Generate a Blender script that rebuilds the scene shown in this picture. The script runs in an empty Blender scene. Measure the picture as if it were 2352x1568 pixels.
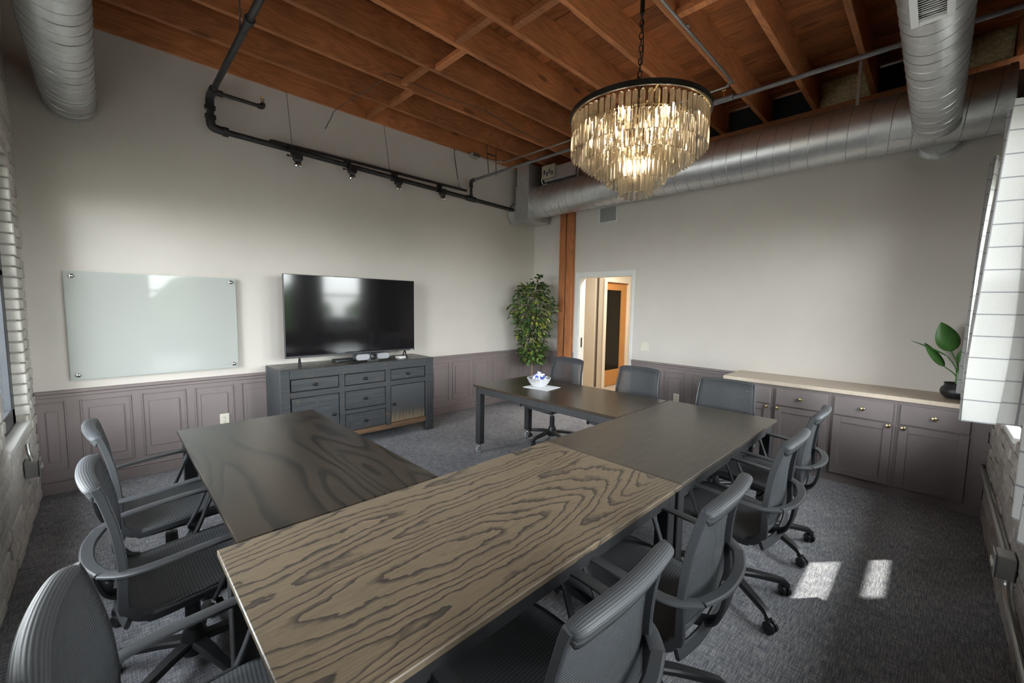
import bpy, bmesh, math, random
from mathutils import Vector, Matrix
random.seed(7)
PI = math.pi
S = bpy.context.scene
COL = S.collection
# ------------------------------------------------------------------ camera
cd = bpy.data.cameras.new('camera'); cam = bpy.data.objects.new('camera', cd); COL.objects.link(cam)
RC = [[0.714947, -0.699003, 0.015642], [0.050117, 0.073549, 0.996032], [0.697380, 0.711326, -0.087616]]
CP = (-5.282985, -4.877032, 1.576805)
m4 = Matrix(((RC[0][0], RC[1][0], -RC[2][0], CP[0]), (RC[0][1], RC[1][1], -RC[2][1], CP[1]), (RC[0][2], RC[1][2], -RC[2][2], CP[2]), (0, 0, 0, 1)))
cam.matrix_world = m4
cd.sensor_fit = 'HORIZONTAL'; cd.sensor_width = 36.0; cd.lens = 36.0 * 950.77 / 2352.0
cd.clip_start = 0.02; cd.clip_end = 200
S.camera = cam
# ------------------------------------------------------------------ world, sun, exposure
SKY, SUN, EXPO = 14.0, 1.1, 3.17
w = bpy.data.worlds.new('World'); S.world = w; w.use_nodes = True
nt = w.node_tree; nt.nodes.clear()
out = nt.nodes.new('ShaderNodeOutputWorld'); bg = nt.nodes.new('ShaderNodeBackground')
sky = nt.nodes.new('ShaderNodeTexSky'); sky.sky_type = 'HOSEK_WILKIE'; sky.turbidity = 5.0; sky.ground_albedo = 0.35
sky.sun_direction = Vector((0.77 * 0.574, -0.64 * 0.574, 0.819)).normalized()
hs = nt.nodes.new('ShaderNodeHueSaturation'); hs.inputs['Saturation'].default_value = 0.15
nt.links.new(sky.outputs[0], hs.inputs['Color']); nt.links.new(hs.outputs[0], bg.inputs[0]); bg.inputs[1].default_value = SKY
nt.links.new(bg.outputs[0], out.inputs[0])
ld = bpy.data.lights.new('sun', 'SUN'); ld.energy = SUN; ld.angle = math.radians(0.5); ld.color = (1, 0.95, 0.88)
sun = bpy.data.objects.new('sun', ld); COL.objects.link(sun)
sun.rotation_euler = Vector((-0.77 * 0.574, 0.64 * 0.574, -0.819)).to_track_quat('-Z', 'Y').to_euler(); sun.location = (3, -9, 9)
S.view_settings.view_transform = 'Standard'; S.view_settings.look = 'None'; S.view_settings.gamma = 1
S.view_settings.use_curve_mapping = False; S.view_settings.exposure = EXPO
cy = S.cycles
cy.max_bounces = 10; cy.diffuse_bounces = 6; cy.glossy_bounces = 4; cy.transmission_bounces = 6; cy.transparent_max_bounces = 24
cy.caustics_reflective = False; cy.caustics_refractive = False; cy.sample_clamp_indirect = 4; cy.use_denoising = True
def portal(name, loc, rot, sx, sy):
    l = bpy.data.lights.new(name, 'AREA'); l.shape = 'RECTANGLE'; l.size = sx; l.size_y = sy; l.energy = 1; l.cycles.is_portal = True
    o = bpy.data.objects.new(name, l); COL.objects.link(o); o.location = loc; o.rotation_euler = rot
WB, WA, WC = (-1.80, -0.84), (-3.10, -2.36), (-4.74, -3.96)
WL = [(-1.30, -0.40), (-3.30, -1.95)]
WZ0, WZ1, WZF = 0.70, 2.54, 0.90
for n, (a, b) in enumerate((WB, WA, WC)):
    portal('sky_portal', ((a + b) / 2, -5.45, (WZF + WZ1) / 2), (PI / 2, 0, 0), b - a, WZ1 - WZF)
for a, b in WL:
    portal('sky_portal', (-5.95, (a + b) / 2, (WZ0 + WZ1) / 2), (PI / 2, 0, -PI / 2), b - a, WZ1 - WZ0)
hl = bpy.data.lights.new('hall_light', 'AREA'); hl.energy = 9; hl.size = 0.9; hl.color = (1, 0.92, 0.80)
ho = bpy.data.objects.new('hall_light', hl); COL.objects.link(ho); ho.location = (0.95, -1.6, 2.66)
# ------------------------------------------------------------------ materials
def newmat(name):
    m = bpy.data.materials.new(name); m.use_nodes = True; n = m.node_tree.nodes; n.clear()
    o = n.new('ShaderNodeOutputMaterial'); b = n.new('ShaderNodeBsdfPrincipled'); m.node_tree.links.new(b.outputs[0], o.inputs[0])
    return m, n, m.node_tree.links, b, o
def ramp(n, pts, interp='LINEAR'):
    r = n.new('ShaderNodeValToRGB'); r.color_ramp.interpolation = interp; e = r.color_ramp.elements
    while len(e) > 1: e.remove(e[-1])
    e[0].position = pts[0][0]; e[0].color = (*pts[0][1], 1)
    for p, c in pts[1:]:
        q = e.new(p); q.color = (*c, 1)
    return r
def coords(n, l, scale=(1, 1, 1), kind='Object'):
    t = n.new('ShaderNodeTexCoord'); mp = n.new('ShaderNodeMapping'); mp.inputs['Scale'].default_value = scale
    l.new(t.outputs[kind], mp.inputs[0]); return mp
def mul(c, k): return tuple(max(0, x * k) for x in c)
def mth(n, l, op, a, b=None, c=None):
    q = n.new('ShaderNodeMath'); q.operation = op
    for i, v in enumerate((a, b, c)):
        if v is None: continue
        if isinstance(v, (int, float)): q.inputs[i].default_value = v
        else: l.new(v, q.inputs[i])
    return q.outputs[0]
def mixc(n, l, f, a, b, mode='MIX'):
    q = n.new('ShaderNodeMix'); q.data_type = 'RGBA'; q.blend_type = mode
    for s, v in ((q.inputs[0], f), (q.inputs[6], a), (q.inputs[7], b)):
        if isinstance(v, (int, float)): s.default_value = v
        elif isinstance(v, tuple): s.default_value = (*v, 1)
        else: l.new(v, s)
    return q.outputs[2]
def noise(n, l, vec, scale, detail=3, rough=0.5, dist=0):
    t = n.new('ShaderNodeTexNoise'); t.inputs['Scale'].default_value = scale; t.inputs['Detail'].default_value = detail
    t.inputs['Roughness'].default_value = rough; t.inputs['Distortion'].default_value = dist
    if vec is not None: l.new(vec, t.inputs['Vector'])
    return t.outputs['Fac']
def bump(n, l, b, h, strength, dist=0.002):
    q = n.new('ShaderNodeBump'); q.inputs['Strength'].default_value = strength; q.inputs['Distance'].default_value = dist
    l.new(h, q.inputs['Height']); l.new(q.outputs[0], b.inputs['Normal'])
def simple(name, col, rough=0.5, metal=0.0, var=0.12, scale=8, stretch=(1, 1, 1), bmp=0.0, rnd=0.0, spec=None):
    m, n, l, b, o = newmat(name)
    mp = coords(n, l, stretch); f = noise(n, l, mp.outputs[0], scale)
    r = ramp(n, [(0.3, mul(col, 1 - var)), (0.7, mul(col, 1 + var))]); l.new(f, r.inputs[0]); c = r.outputs[0]
    if rnd:
        oi = n.new('ShaderNodeObjectInfo'); k = mth(n, l, 'MULTIPLY_ADD', oi.outputs['Random'], 2 * rnd, 1 - rnd)
        hv = n.new('ShaderNodeHueSaturation'); l.new(c, hv.inputs['Color']); l.new(k, hv.inputs['Value']); c = hv.outputs[0]
    l.new(c, b.inputs['Base Color']); b.inputs['Roughness'].default_value = rough; b.inputs['Metallic'].default_value = metal
    if spec is not None: b.inputs['Specular IOR Level'].default_value = spec
    if bmp: bump(n, l, b, f, bmp)
    return m
M = {}
M['paint'] = simple('wall_paint', (0.635, 0.588, 0.540), 0.85, var=0.02, scale=3)
M['white'] = simple('white_paint', (0.74, 0.73, 0.70), 0.5, var=0.02)
M['cream'] = simple('hall_cream', (0.72, 0.66, 0.55), 0.8, var=0.02)
M['mauve'] = simple('mauve_wainscot', (0.225, 0.183, 0.180), 0.55, var=0.04, scale=5)
M['mauve2'] = simple('mauve_cabinet', (0.205, 0.168, 0.165), 0.5, var=0.04, scale=5)
M['void'] = simple('void_black', (0.012, 0.012, 0.013), 0.95, var=0.2)
M['mortar'] = simple('mortar', (0.40, 0.375, 0.33), 0.95, var=0.15, scale=30, bmp=0.4)
M['brick'] = simple('painted_brick', (0.60, 0.575, 0.53), 0.75, var=0.10, scale=22, bmp=0.6, rnd=0.14)
M['gray_brick'] = simple('bare_brick', (0.36, 0.325, 0.295), 0.85, var=0.12, scale=25, bmp=0.6, rnd=0.18)
M['blackpl'] = simple('black_plastic', (0.022, 0.023, 0.025), 0.42, var=0.1)
M['graypl'] = simple('grey_plastic_frame', (0.032, 0.034, 0.038), 0.42, var=0.06)
M['arm'] = simple('arm_plastic', (0.044, 0.046, 0.050), 0.42, var=0.06)
M['steel'] = simple('steel', (0.42, 0.42, 0.41), 0.35, 1.0, var=0.1)
M['chrome'] = simple('chrome', (0.75, 0.75, 0.75), 0.12, 1.0, var=0.03)
M['pipe'] = simple('black_iron_pipe', (0.035, 0.035, 0.037), 0.5, 0.3, var=0.35, scale=14)
M['greypipe'] = simple('grey_painted_pipe', (0.16, 0.16, 0.165), 0.45, 0.2, var=0.12, scale=14)
M['conduit'] = simple('galvanised_conduit', (0.46, 0.46, 0.45), 0.38, 0.9, var=0.08)
M['brass'] = simple('brass', (0.74, 0.58, 0.28), 0.25, 1.0, var=0.05)
M['ivory'] = simple('ivory_plate', (0.72, 0.68, 0.57), 0.4, var=0.03)
M['tableframe'] = simple('table_frame_charcoal', (0.028, 0.028, 0.030), 0.5, var=0.25, scale=20, stretch=(1, 1, 0.2))
M['wheel'] = simple('caster_grey', (0.38, 0.42, 0.43), 0.3, var=0.06)
M['iron'] = simple('iron_knob', (0.03, 0.03, 0.032), 0.3, 0.8, var=0.1)
M['napkin'] = simple('napkin', (0.80, 0.80, 0.83), 0.8, var=0.02)
M['silver'] = simple('silver_bowl', (0.86, 0.86, 0.87), 0.30, 0.55, var=0.05)
M['candyblue'] = simple('candy_blue', (0.045, 0.09, 0.42), 0.35, var=0.5, scale=60)
M['candywhite'] = simple('candy_white', (0.80, 0.82, 0.88), 0.35, var=0.06, scale=40)
M['candydark'] = simple('candy_dark', (0.03, 0.04, 0.07), 0.3, var=0.5, scale=40)
M['leaf'] = simple('ficus_leaf', (0.080, 0.145, 0.040), 0.42, var=0.35, scale=6, rnd=0.5)
M['leaf2'] = simple('ficus_leaf_lime', (0.26, 0.30, 0.055), 0.42, var=0.3, scale=6, rnd=0.3)
M['bark'] = simple('bark', (0.26, 0.19, 0.12), 0.85, var=0.25, scale=18, stretch=(1, 1, 0.3))
M['banana'] = simple('broad_leaf', (0.070, 0.185, 0.042), 0.42, var=0.25, scale=9)
M['pot'] = simple('black_pot', (0.02, 0.02, 0.021), 0.45, var=0.2)
M['soil'] = simple('soil', (0.03, 0.022, 0.016), 0.95, var=0.4, scale=40, bmp=0.6)
M['ringblack'] = simple('black_ring', (0.016, 0.015, 0.014), 0.4, 0.4, var=0.1)
M['hallwood'] = simple('hall_door_wood', (0.52, 0.24, 0.07), 0.45, var=0.14, scale=6, stretch=(8, 8, 0.6))
M['hallfloor'] = simple('hall_carpet', (0.42, 0.35, 0.27), 0.95, var=0.12, scale=60)
M['insul'] = simple('insulation', (0.45, 0.38, 0.21), 0.95, var=0.3, scale=40, bmp=1.0)
M['grille'] = simple('grille_white', (0.66, 0.66, 0.65), 0.5, var=0.03)
M['ventgap'] = simple('vent_shadow_grey', (0.22, 0.22, 0.215), 0.8, var=0.05)
M['darkgap'] = simple('grille_dark', (0.05, 0.05, 0.05), 0.8, var=0.1)
M['winframe'] = simple('window_frame_black', (0.050, 0.054, 0.062), 0.4, var=0.1)
M['camgrey'] = simple('speaker_mesh', (0.34, 0.34, 0.36), 0.6, var=0.2, scale=300)
M['concrete'] = simple('outside_concrete', (0.30, 0.29, 0.275), 0.9, var=0.1, scale=2)
M['hedge'] = simple('hedge_green', (0.06, 0.12, 0.025), 0.8, var=0.6, scale=9, bmp=1.0)
M['carpaint'] = simple('car_paint', (0.32, 0.32, 0.34), 0.25, 0.3, var=0.03)
M['carred'] = simple('tail_light_red', (0.5, 0.02, 0.02), 0.3, var=0.05)
M['rubber'] = simple('rubber', (0.015, 0.015, 0.015), 0.8, var=0.1)
M['sun_blocker'] = simple('sun_blocker_grey', (0.2, 0.2, 0.2), 0.6, var=0.1)  # grey of the added sun-blocking slats outside
M['finial'] = simple('finial_bronze', (0.09, 0.06, 0.035), 0.5, 0.4, var=0.4, scale=80, bmp=0.6)
M['wirem'] = simple('wire_grey', (0.10, 0.095, 0.09), 0.6, var=0.1)
M['vavface'] = simple('unit_face_tan', (0.40, 0.35, 0.26), 0.7, var=0.15)
M['track'] = simple('track_black', (0.016, 0.016, 0.017), 0.4, var=0.1)

def mk_duct():
    m, n, l, b, o = newmat('galvanised_duct')
    mp = coords(n, l, (1, 1, 1)); v = n.new('ShaderNodeTexVoronoi'); v.inputs['Scale'].default_value = 55; l.new(mp.outputs[0], v.inputs['Vector'])
    f = noise(n, l, mp.outputs[0], 5)
    r = ramp(n, [(0.2, (0.54, 0.55, 0.55)), (0.8, (0.70, 0.71, 0.71))]); l.new(mth(n, l, 'MULTIPLY_ADD', v.outputs['Color'], 0.35, mth(n, l, 'MULTIPLY', f, 0.65)), r.inputs[0])
    l.new(r.outputs[0], b.inputs['Base Color']); b.inputs['Metallic'].default_value = 0.9
    rr = ramp(n, [(0.2, (0.36,) * 3), (0.8, (0.46,) * 3)]); l.new(f, rr.inputs[0]); l.new(rr.outputs[0], b.inputs['Roughness'])
    return m
M['duct'] = mk_duct()
M['seam'] = simple('duct_seam', (0.42, 0.43, 0.43), 0.4, 0.9, var=0.1)

def mk_carpet():
    m, n, l, b, o = newmat('woven_carpet')
    a = noise(n, l, coords(n, l, (9, 135, 1)).outputs[0], 1.5, 4, 0.65)
    c = noise(n, l, coords(n, l, (135, 9, 1)).outputs[0], 1.5, 4, 0.65)
    d = noise(n, l, coords(n, l, (1, 1, 1)).outputs[0], 260, 2, 0.7)
    big = noise(n, l, coords(n, l, (1, 1, 1)).outputs[0], 2.2, 3)
    s = mth(n, l, 'ADD', mth(n, l, 'ADD', mth(n, l, 'MULTIPLY', a, 0.62), mth(n, l, 'MULTIPLY', c, 0.45)), mth(n, l, 'MULTIPLY_ADD', d, 0.55, mth(n, l, 'MULTIPLY', big, 0.12)))
    s = mth(n, l, 'MULTIPLY_ADD', s, 3.4, -2.46)
    r = ramp(n, [(0.0, (0.10, 0.105, 0.128)), (0.42, (0.205, 0.210, 0.240)), (0.72, (0.36, 0.358, 0.372)), (1.0, (0.56, 0.54, 0.52))]); l.new(s, r.inputs[0])
    e = noise(n, l, coords(n, l, (110, 9, 1)).outputs[0], 1.0, 2); rr = ramp(n, [(0.66, (0, 0, 0)), (0.74, (1, 1, 1))]); l.new(e, rr.inputs[0])
    col = mixc(n, l, mth(n, l, 'MULTIPLY', rr.outputs[0], 0.35), r.outputs[0], (0.38, 0.31, 0.23))
    l.new(col, b.inputs['Base Color']); b.inputs['Roughness'].default_value = 0.95; b.inputs['Specular IOR Level'].default_value = 0.1
    bump(n, l, b, d, 0.5, 0.003); return m
M['carpet'] = mk_carpet()

def mk_wood(name, c0, c1, line, freq, lwidth, rough, seed, along=0.55, across=3.0, fine=0.25, bands=0.3, zig=0.05):
    m, n, l, b, o = newmat(name)
    t = n.new('ShaderNodeTexCoord'); mp = n.new('ShaderNodeMapping'); l.new(t.outputs['Object'], mp.inputs[0])
    mp.inputs['Location'].default_value = (seed, seed * 1.7, 0); mp.inputs['Scale'].default_value = (along, across, 1)
    h = noise(n, l, mp.outputs[0], 1.0, 1.2, 0.35)
    mz = n.new('ShaderNodeMapping'); l.new(t.outputs['Object'], mz.inputs[0]); mz.inputs['Scale'].default_value = (6, 13, 1); mz.inputs['Location'].default_value = (seed, 3, 0)
    z = noise(n, l, mz.outputs[0], 1.0, 3, 0.6)
    mf = n.new('ShaderNodeMapping'); l.new(t.outputs['Object'], mf.inputs[0]); mf.inputs['Scale'].default_value = (14, 330, 1)
    fi = noise(n, l, mf.outputs[0], 1.0, 3, 0.6)
    v = mth(n, l, 'FRACT', mth(n, l, 'MULTIPLY_ADD', h, freq, mth(n, l, 'MULTIPLY', z, zig * freq)))
    lr = ramp(n, [(0.0, (0, 0, 0)), (0.06, (1, 1, 1)), (lwidth, (0.75,) * 3), (lwidth + 0.22, (0.0,) * 3), (1.0, (0, 0, 0))]); l.new(v, lr.inputs[0])
    base = mixc(n, l, z, c0, c1)
    fr = ramp(n, [(0.35, (1 - fine,) * 3), (0.7, (1, 1, 1))]); l.new(fi, fr.inputs[0])
    base = mixc(n, l, 1.0, base, fr.outputs[0], 'MULTIPLY')
    col = mixc(n, l, mth(n, l, 'MULTIPLY', mth(n, l, 'MULTIPLY', lr.outputs[0], bands), mth(n, l, 'MULTIPLY_ADD', fi, 0.8, 0.55)), base, line)
    l.new(col, b.inputs['Base Color']); b.inputs['Roughness'].default_value = rough
    bump(n, l, b, fi, 0.12, 0.001); return m
M['oak'] = mk_wood('limed_oak_top', (0.240, 0.180, 0.118), (0.180, 0.139, 0.096), (0.030, 0.028, 0.028), 28, 0.17, 0.38, 3.3, 0.50, 2.9, 0.28, 0.92, 0.06)
M['darkoak'] = mk_wood('dark_stained_top', (0.052, 0.038, 0.027), (0.033, 0.026, 0.020), (0.009, 0.009, 0.009), 12, 0.24, 0.27, 8.1, 0.7, 3.0, 0.3, 0.95, 0.035)
M['greyoak'] = mk_wood('grey_brown_top', (0.120, 0.098, 0.073), (0.080, 0.070, 0.057), (0.040, 0.036, 0.032), 9, 0.5, 0.36, 12.0, 0.5, 5.0, 0.45, 0.35, 0.10)
M['umber'] = mk_wood('umber_top', (0.072, 0.051, 0.034), (0.045, 0.034, 0.025), (0.022, 0.019, 0.017), 10, 0.4, 0.27, 21.0, 0.5, 5.0, 0.35, 0.4, 0.08)
M['counter'] = mk_wood('pale_laminate', (0.70, 0.58, 0.46), (0.64, 0.53, 0.42), (0.52, 0.42, 0.33), 6, 0.3, 0.45, 2.0, 0.5, 6.0, 0.14, 0.25, 0.03)

def mk_fir(name, col, axis, knots=True):
    m, n, l, b, o = newmat(name)
    sc = {'x': [1.2, 9, 9], 'y': [9, 1.2, 9], 'z': [9, 9, 0.7]}[axis]
    oi = n.new('ShaderNodeObjectInfo'); t = n.new('ShaderNodeTexCoord'); va = n.new('ShaderNodeVectorMath'); va.operation = 'ADD'
    cx = n.new('ShaderNodeCombineXYZ'); l.new(mth(n, l, 'MULTIPLY', oi.outputs['Random'], 17), cx.inputs[0]); l.new(mth(n, l, 'MULTIPLY', oi.outputs['Random'], 31), cx.inputs[1])
    l.new(t.outputs['Object'], va.inputs[0]); l.new(cx.outputs[0], va.inputs[1])
    def mapped(s):
        q = n.new('ShaderNodeMapping'); q.inputs['Scale'].default_value = s; l.new(va.outputs[0], q.inputs[0]); return q.outputs[0]
    h = noise(n, l, mapped(sc), 0.7, 2, 0.45); v = mth(n, l, 'FRACT', mth(n, l, 'MULTIPLY', h, 14))
    g = ramp(n, [(0.0, mul(col, 0.78)), (0.5, mul(col, 1.12)), (1.0, mul(col, 0.78))]); l.new(v, g.inputs[0])
    big = noise(n, l, mapped([0.9, 0.9, 0.9]), 1.6, 3); bg_ = ramp(n, [(0.3, (0.72,) * 3), (0.7, (1.15,) * 3)]); l.new(big, bg_.inputs[0])
    c = mixc(n, l, 1.0, g.outputs[0], bg_.outputs[0], 'MULTIPLY')
    hv = n.new('ShaderNodeHueSaturation'); l.new(c, hv.inputs['Color']); l.new(mth(n, l, 'MULTIPLY_ADD', oi.outputs['Random'], 0.45, 0.78), hv.inputs['Value']); c = hv.outputs[0]
    if knots:
        vo = n.new('ShaderNodeTexVoronoi'); vo.inputs['Scale'].default_value = 1.0; l.new(mapped([1.3, 4.2, 4.2] if axis == 'x' else [4.2, 1.3, 4.2]), vo.inputs['Vector'])
        kr = ramp(n, [(0.0, (1, 1, 1)), (0.07, (0.9,) * 3), (0.13, (0, 0, 0))]); l.new(vo.outputs['Distance'], kr.inputs[0])
        c = mixc(n, l, mth(n, l, 'MULTIPLY', kr.outputs[0], 0.75), c, mul(col, 0.22))
    l.new(c, b.inputs['Base Color']); b.inputs['Roughness'].default_value = 0.62; return m
M['joist'] = mk_fir('fir_joist', (0.44, 0.166, 0.060), 'x')
M['deck'] = mk_fir('fir_deck', (0.44, 0.160, 0.054), 'y')
M['post'] = mk_fir('fir_post', (0.38, 0.136, 0.046), 'z', False)

def mk_credenza():
    m, n, l, b, o = newmat('distressed_black_lacquer')
    st = noise(n, l, coords(n, l, (2.5, 60, 60)).outputs[0], 1.2, 4, 0.6)
    r = ramp(n, [(0.3, (0.036, 0.0385, 0.042)), (0.7, (0.064, 0.0675, 0.072))]); l.new(st, r.inputs[0])
    p = noise(n, l, coords(n, l, (1, 1, 1)).outputs[0], 7, 6, 0.7); pr = ramp(n, [(0.60, (0, 0, 0)), (0.68, (1, 1, 1))]); l.new(p, pr.inputs[0])
    c = mixc(n, l, mth(n, l, 'MULTIPLY', pr.outputs[0], 0.6), r.outputs[0], (0.16, 0.105, 0.06))
    l.new(c, b.inputs['Base Color']); b.inputs['Roughness'].default_value = 0.5; b.inputs['Specular IOR Level'].default_value = 0.25; bump(n, l, b, st, 0.2, 0.001); return m
M['lacquer'] = mk_credenza()
def mk_worn():
    m, n, l, b, o = newmat('worn_lacquer_door')
    st = noise(n, l, coords(n, l, (70, 60, 3)).outputs[0], 1.2, 4, 0.6)
    t = n.new('ShaderNodeTexCoord'); sx = n.new('ShaderNodeSeparateXYZ'); l.new(t.outputs['Object'], sx.inputs[0])
    k = mth(n, l, 'ADD', mth(n, l, 'MULTIPLY_ADD', sx.outputs[2], -3.8, 1.50), mth(n, l, 'MULTIPLY_ADD', st, 0.9, -0.45))
    r = ramp(n, [(0.0, (0.050, 0.053, 0.058)), (0.35, (0.058, 0.056, 0.054)), (0.7, (0.19, 0.14, 0.085)), (1.0, (0.24, 0.16, 0.085))]); l.new(k, r.inputs[0])
    l.new(r.outputs[0], b.inputs['Base Color']); b.inputs['Roughness'].default_value = 0.55; return m
M['worn'] = mk_worn()
M['rawrail'] = simple('worn_brown_rail', (0.15, 0.085, 0.045), 0.6, var=0.3, scale=6, stretch=(1, 8, 8))
def mk_credtop():
    m, n, l, b, o = newmat('peeling_lacquer_top')
    p = noise(n, l, coords(n, l, (5, 9, 1)).outputs[0], 1.3, 7, 0.65); r = ramp(n, [(0.46, (0.030, 0.031, 0.030)), (0.555, (0.042, 0.041, 0.035)), (0.575, (0.20, 0.155, 0.10)), (0.66, (0.15, 0.115, 0.075))]); l.new(p, r.inputs[0])
    l.new(r.outputs[0], b.inputs['Base Color']); b.inputs['Roughness'].default_value = 0.3; return m
M['lactop'] = mk_credtop()

def mk_mesh(name, col, hole, freq):
    m, n, l, b, o = newmat(name)
    t = n.new('ShaderNodeUVMap'); sx = n.new('ShaderNodeSeparateXYZ'); l.new(t.outputs[0], sx.inputs[0])
    s = mth(n, l, 'SINE', mth(n, l, 'MULTIPLY', sx.outputs[1], freq)); b.inputs['Specular IOR Level'].default_value = 0.25; u = mth(n, l, 'MULTIPLY_ADD', s, 0.5, 0.5)
    r = ramp(n, [(0.1, mul(col, 0.70)), (0.6, col), (1.0, mul(col, 1.15))]); l.new(u, r.inputs[0]); l.new(r.outputs[0], b.inputs['Base Color'])
    b.inputs['Roughness'].default_value = 0.5; bump(n, l, b, u, 0.3, 0.0015)
    if hole:
        tr = n.new('ShaderNodeBsdfTransparent'); mx = n.new('ShaderNodeMixShader')
        hr = ramp(n, [(0.30, (hole,) * 3), (0.55, (hole * 0.35,) * 3)]); l.new(u, hr.inputs[0])
        l.new(hr.outputs[0], mx.inputs[0]); l.new(b.outputs[0], mx.inputs[1]); l.new(tr.outputs[0], mx.inputs[2]); l.new(mx.outputs[0], o.inputs[0])
    return m
M['meshback'] = mk_mesh('ribbed_mesh_back', (0.066, 0.070, 0.076), 0.42, 2 * PI / 0.0058)
M['meshseat'] = mk_mesh('ribbed_mesh_seat', (0.092, 0.096, 0.103), 0.10, 2 * PI / 0.0058)
M['meshroll'] = mk_mesh('ribbed_mesh_roll', (0.062, 0.065, 0.070), 0.0, 2 * PI / 0.0058)

def mk_glass(name, tint, k, rough=0.0):
    m, n, l, b, o = newmat(name)
    fr = n.new('ShaderNodeFresnel'); fr.inputs[0].default_value = 1.5
    tr = n.new('ShaderNodeBsdfTransparent'); tr.inputs[0].default_value = (*tint, 1); gl = n.new('ShaderNodeBsdfGlossy'); gl.inputs['Roughness'].default_value = rough
    mx = n.new('ShaderNodeMixShader'); ge = n.new('ShaderNodeNewGeometry'); l.new(mth(n, l, 'MULTIPLY', mth(n, l, 'MULTIPLY', fr.outputs[0], k), mth(n, l, 'SUBTRACT', 1.0, ge.outputs['Backfacing'])), mx.inputs[0]); l.new(tr.outputs[0], mx.inputs[1]); l.new(gl.outputs[0], mx.inputs[2]); l.new(mx.outputs[0], o.inputs[0])
    return m
M['pane'] = mk_glass('window_glass', (0.95, 0.97, 0.96), 1.0)
M['hallglass'] = mk_glass('hall_door_glass', (0.25, 0.27, 0.25), 1.0, 0.05)
def mk_crystal():
    m, n, l, b, o = newmat('champagne_crystal')
    g = n.new('ShaderNodeBsdfGlass'); g.inputs['IOR'].default_value = 1.5; g.inputs['Color'].default_value = (0.985, 0.965, 0.93, 1); g.inputs['Roughness'].default_value = 0.03
    tr = n.new('ShaderNodeBsdfTransparent'); tr.inputs[0].default_value = (0.98, 0.96, 0.92, 1)
    tl = n.new('ShaderNodeBsdfTranslucent'); tl.inputs[0].default_value = (0.85, 0.74, 0.55, 1)
    mx = n.new('ShaderNodeMixShader'); mx.inputs[0].default_value = 0.72; l.new(tr.outputs[0], mx.inputs[1]); l.new(g.outputs[0], mx.inputs[2])
    m2 = n.new('ShaderNodeMixShader'); m2.inputs[0].default_value = 0.18; l.new(mx.outputs[0], m2.inputs[1]); l.new(tl.outputs[0], m2.inputs[2])
    l.new(m2.outputs[0], o.inputs[0]); return m
M['crystal'] = mk_crystal()
def emit(name, col, s):
    m, n, l, b, o = newmat(name); e = n.new('ShaderNodeEmission'); e.inputs[0].default_value = (*col, 1); e.inputs[1].default_value = s; l.new(e.outputs[0], o.inputs[0]); return m
M['bulb'] = emit('warm_bulb', (1.0, 0.82, 0.58), 4.5)
M['spotglass'] = simple('reflector_lamp', (0.85, 0.85, 0.85), 0.08, 1.0, var=0.02)
def mk_screen():
    m, n, l, b, o = newmat('tv_screen'); b.inputs['Base Color'].default_value = (0.008, 0.007, 0.008, 1); b.inputs['Roughness'].default_value = 0.085
    b.inputs['IOR'].default_value = 1.42; return m
M['screen'] = mk_screen()
def mk_board():
    m, n, l, b, o = newmat('frosted_glass_board'); b.inputs['Base Color'].default_value = (0.45, 0.463, 0.44, 1); b.inputs['Specular IOR Level'].default_value = 0.22; b.inputs['Roughness'].default_value = 0.05; return m
M['board'] = mk_board()
M['boardedge'] = simple('board_edge', (0.44, 0.50, 0.46), 0.25, var=0.05)
M['boardmark'] = simple('board_mark', (0.33, 0.34, 0.33), 0.5, var=0.05)
def mk_curtain():
    m, n, l, b, o = newmat('windowpane_check_cotton')
    uv = n.new('ShaderNodeUVMap'); sx = n.new('ShaderNodeSeparateXYZ'); l.new(uv.outputs[0], sx.inputs[0])
    def line(s, p, wd):
        f = mth(n, l, 'FRACT', mth(n, l, 'DIVIDE', s, p)); return mth(n, l, 'LESS_THAN', f, wd / p)
    k = mth(n, l, 'MAXIMUM', line(sx.outputs[0], 0.15, 0.008), line(sx.outputs[1], 0.105, 0.006))
    wv = noise(n, l, coords(n, l, (1, 1, 1)).outputs[0], 300, 2); wr = ramp(n, [(0.3, (0.38, 0.372, 0.357)), (0.7, (0.43, 0.42, 0.405))]); l.new(wv, wr.inputs[0])
    c = mixc(n, l, mth(n, l, 'MULTIPLY', k, 0.9), wr.outputs[0], (0.16, 0.16, 0.17))
    d = n.new('ShaderNodeBsdfDiffuse'); t = n.new('ShaderNodeBsdfTranslucent'); l.new(c, d.inputs[0]); l.new(c, t.inputs[0])
    mx = n.new('ShaderNodeMixShader'); mx.inputs[0].default_value = 0.015; l.new(d.outputs[0], mx.inputs[1]); l.new(t.outputs[0], mx.inputs[2]); l.new(mx.outputs[0], o.inputs[0]); return m
M['curtain'] = mk_curtain()
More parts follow.
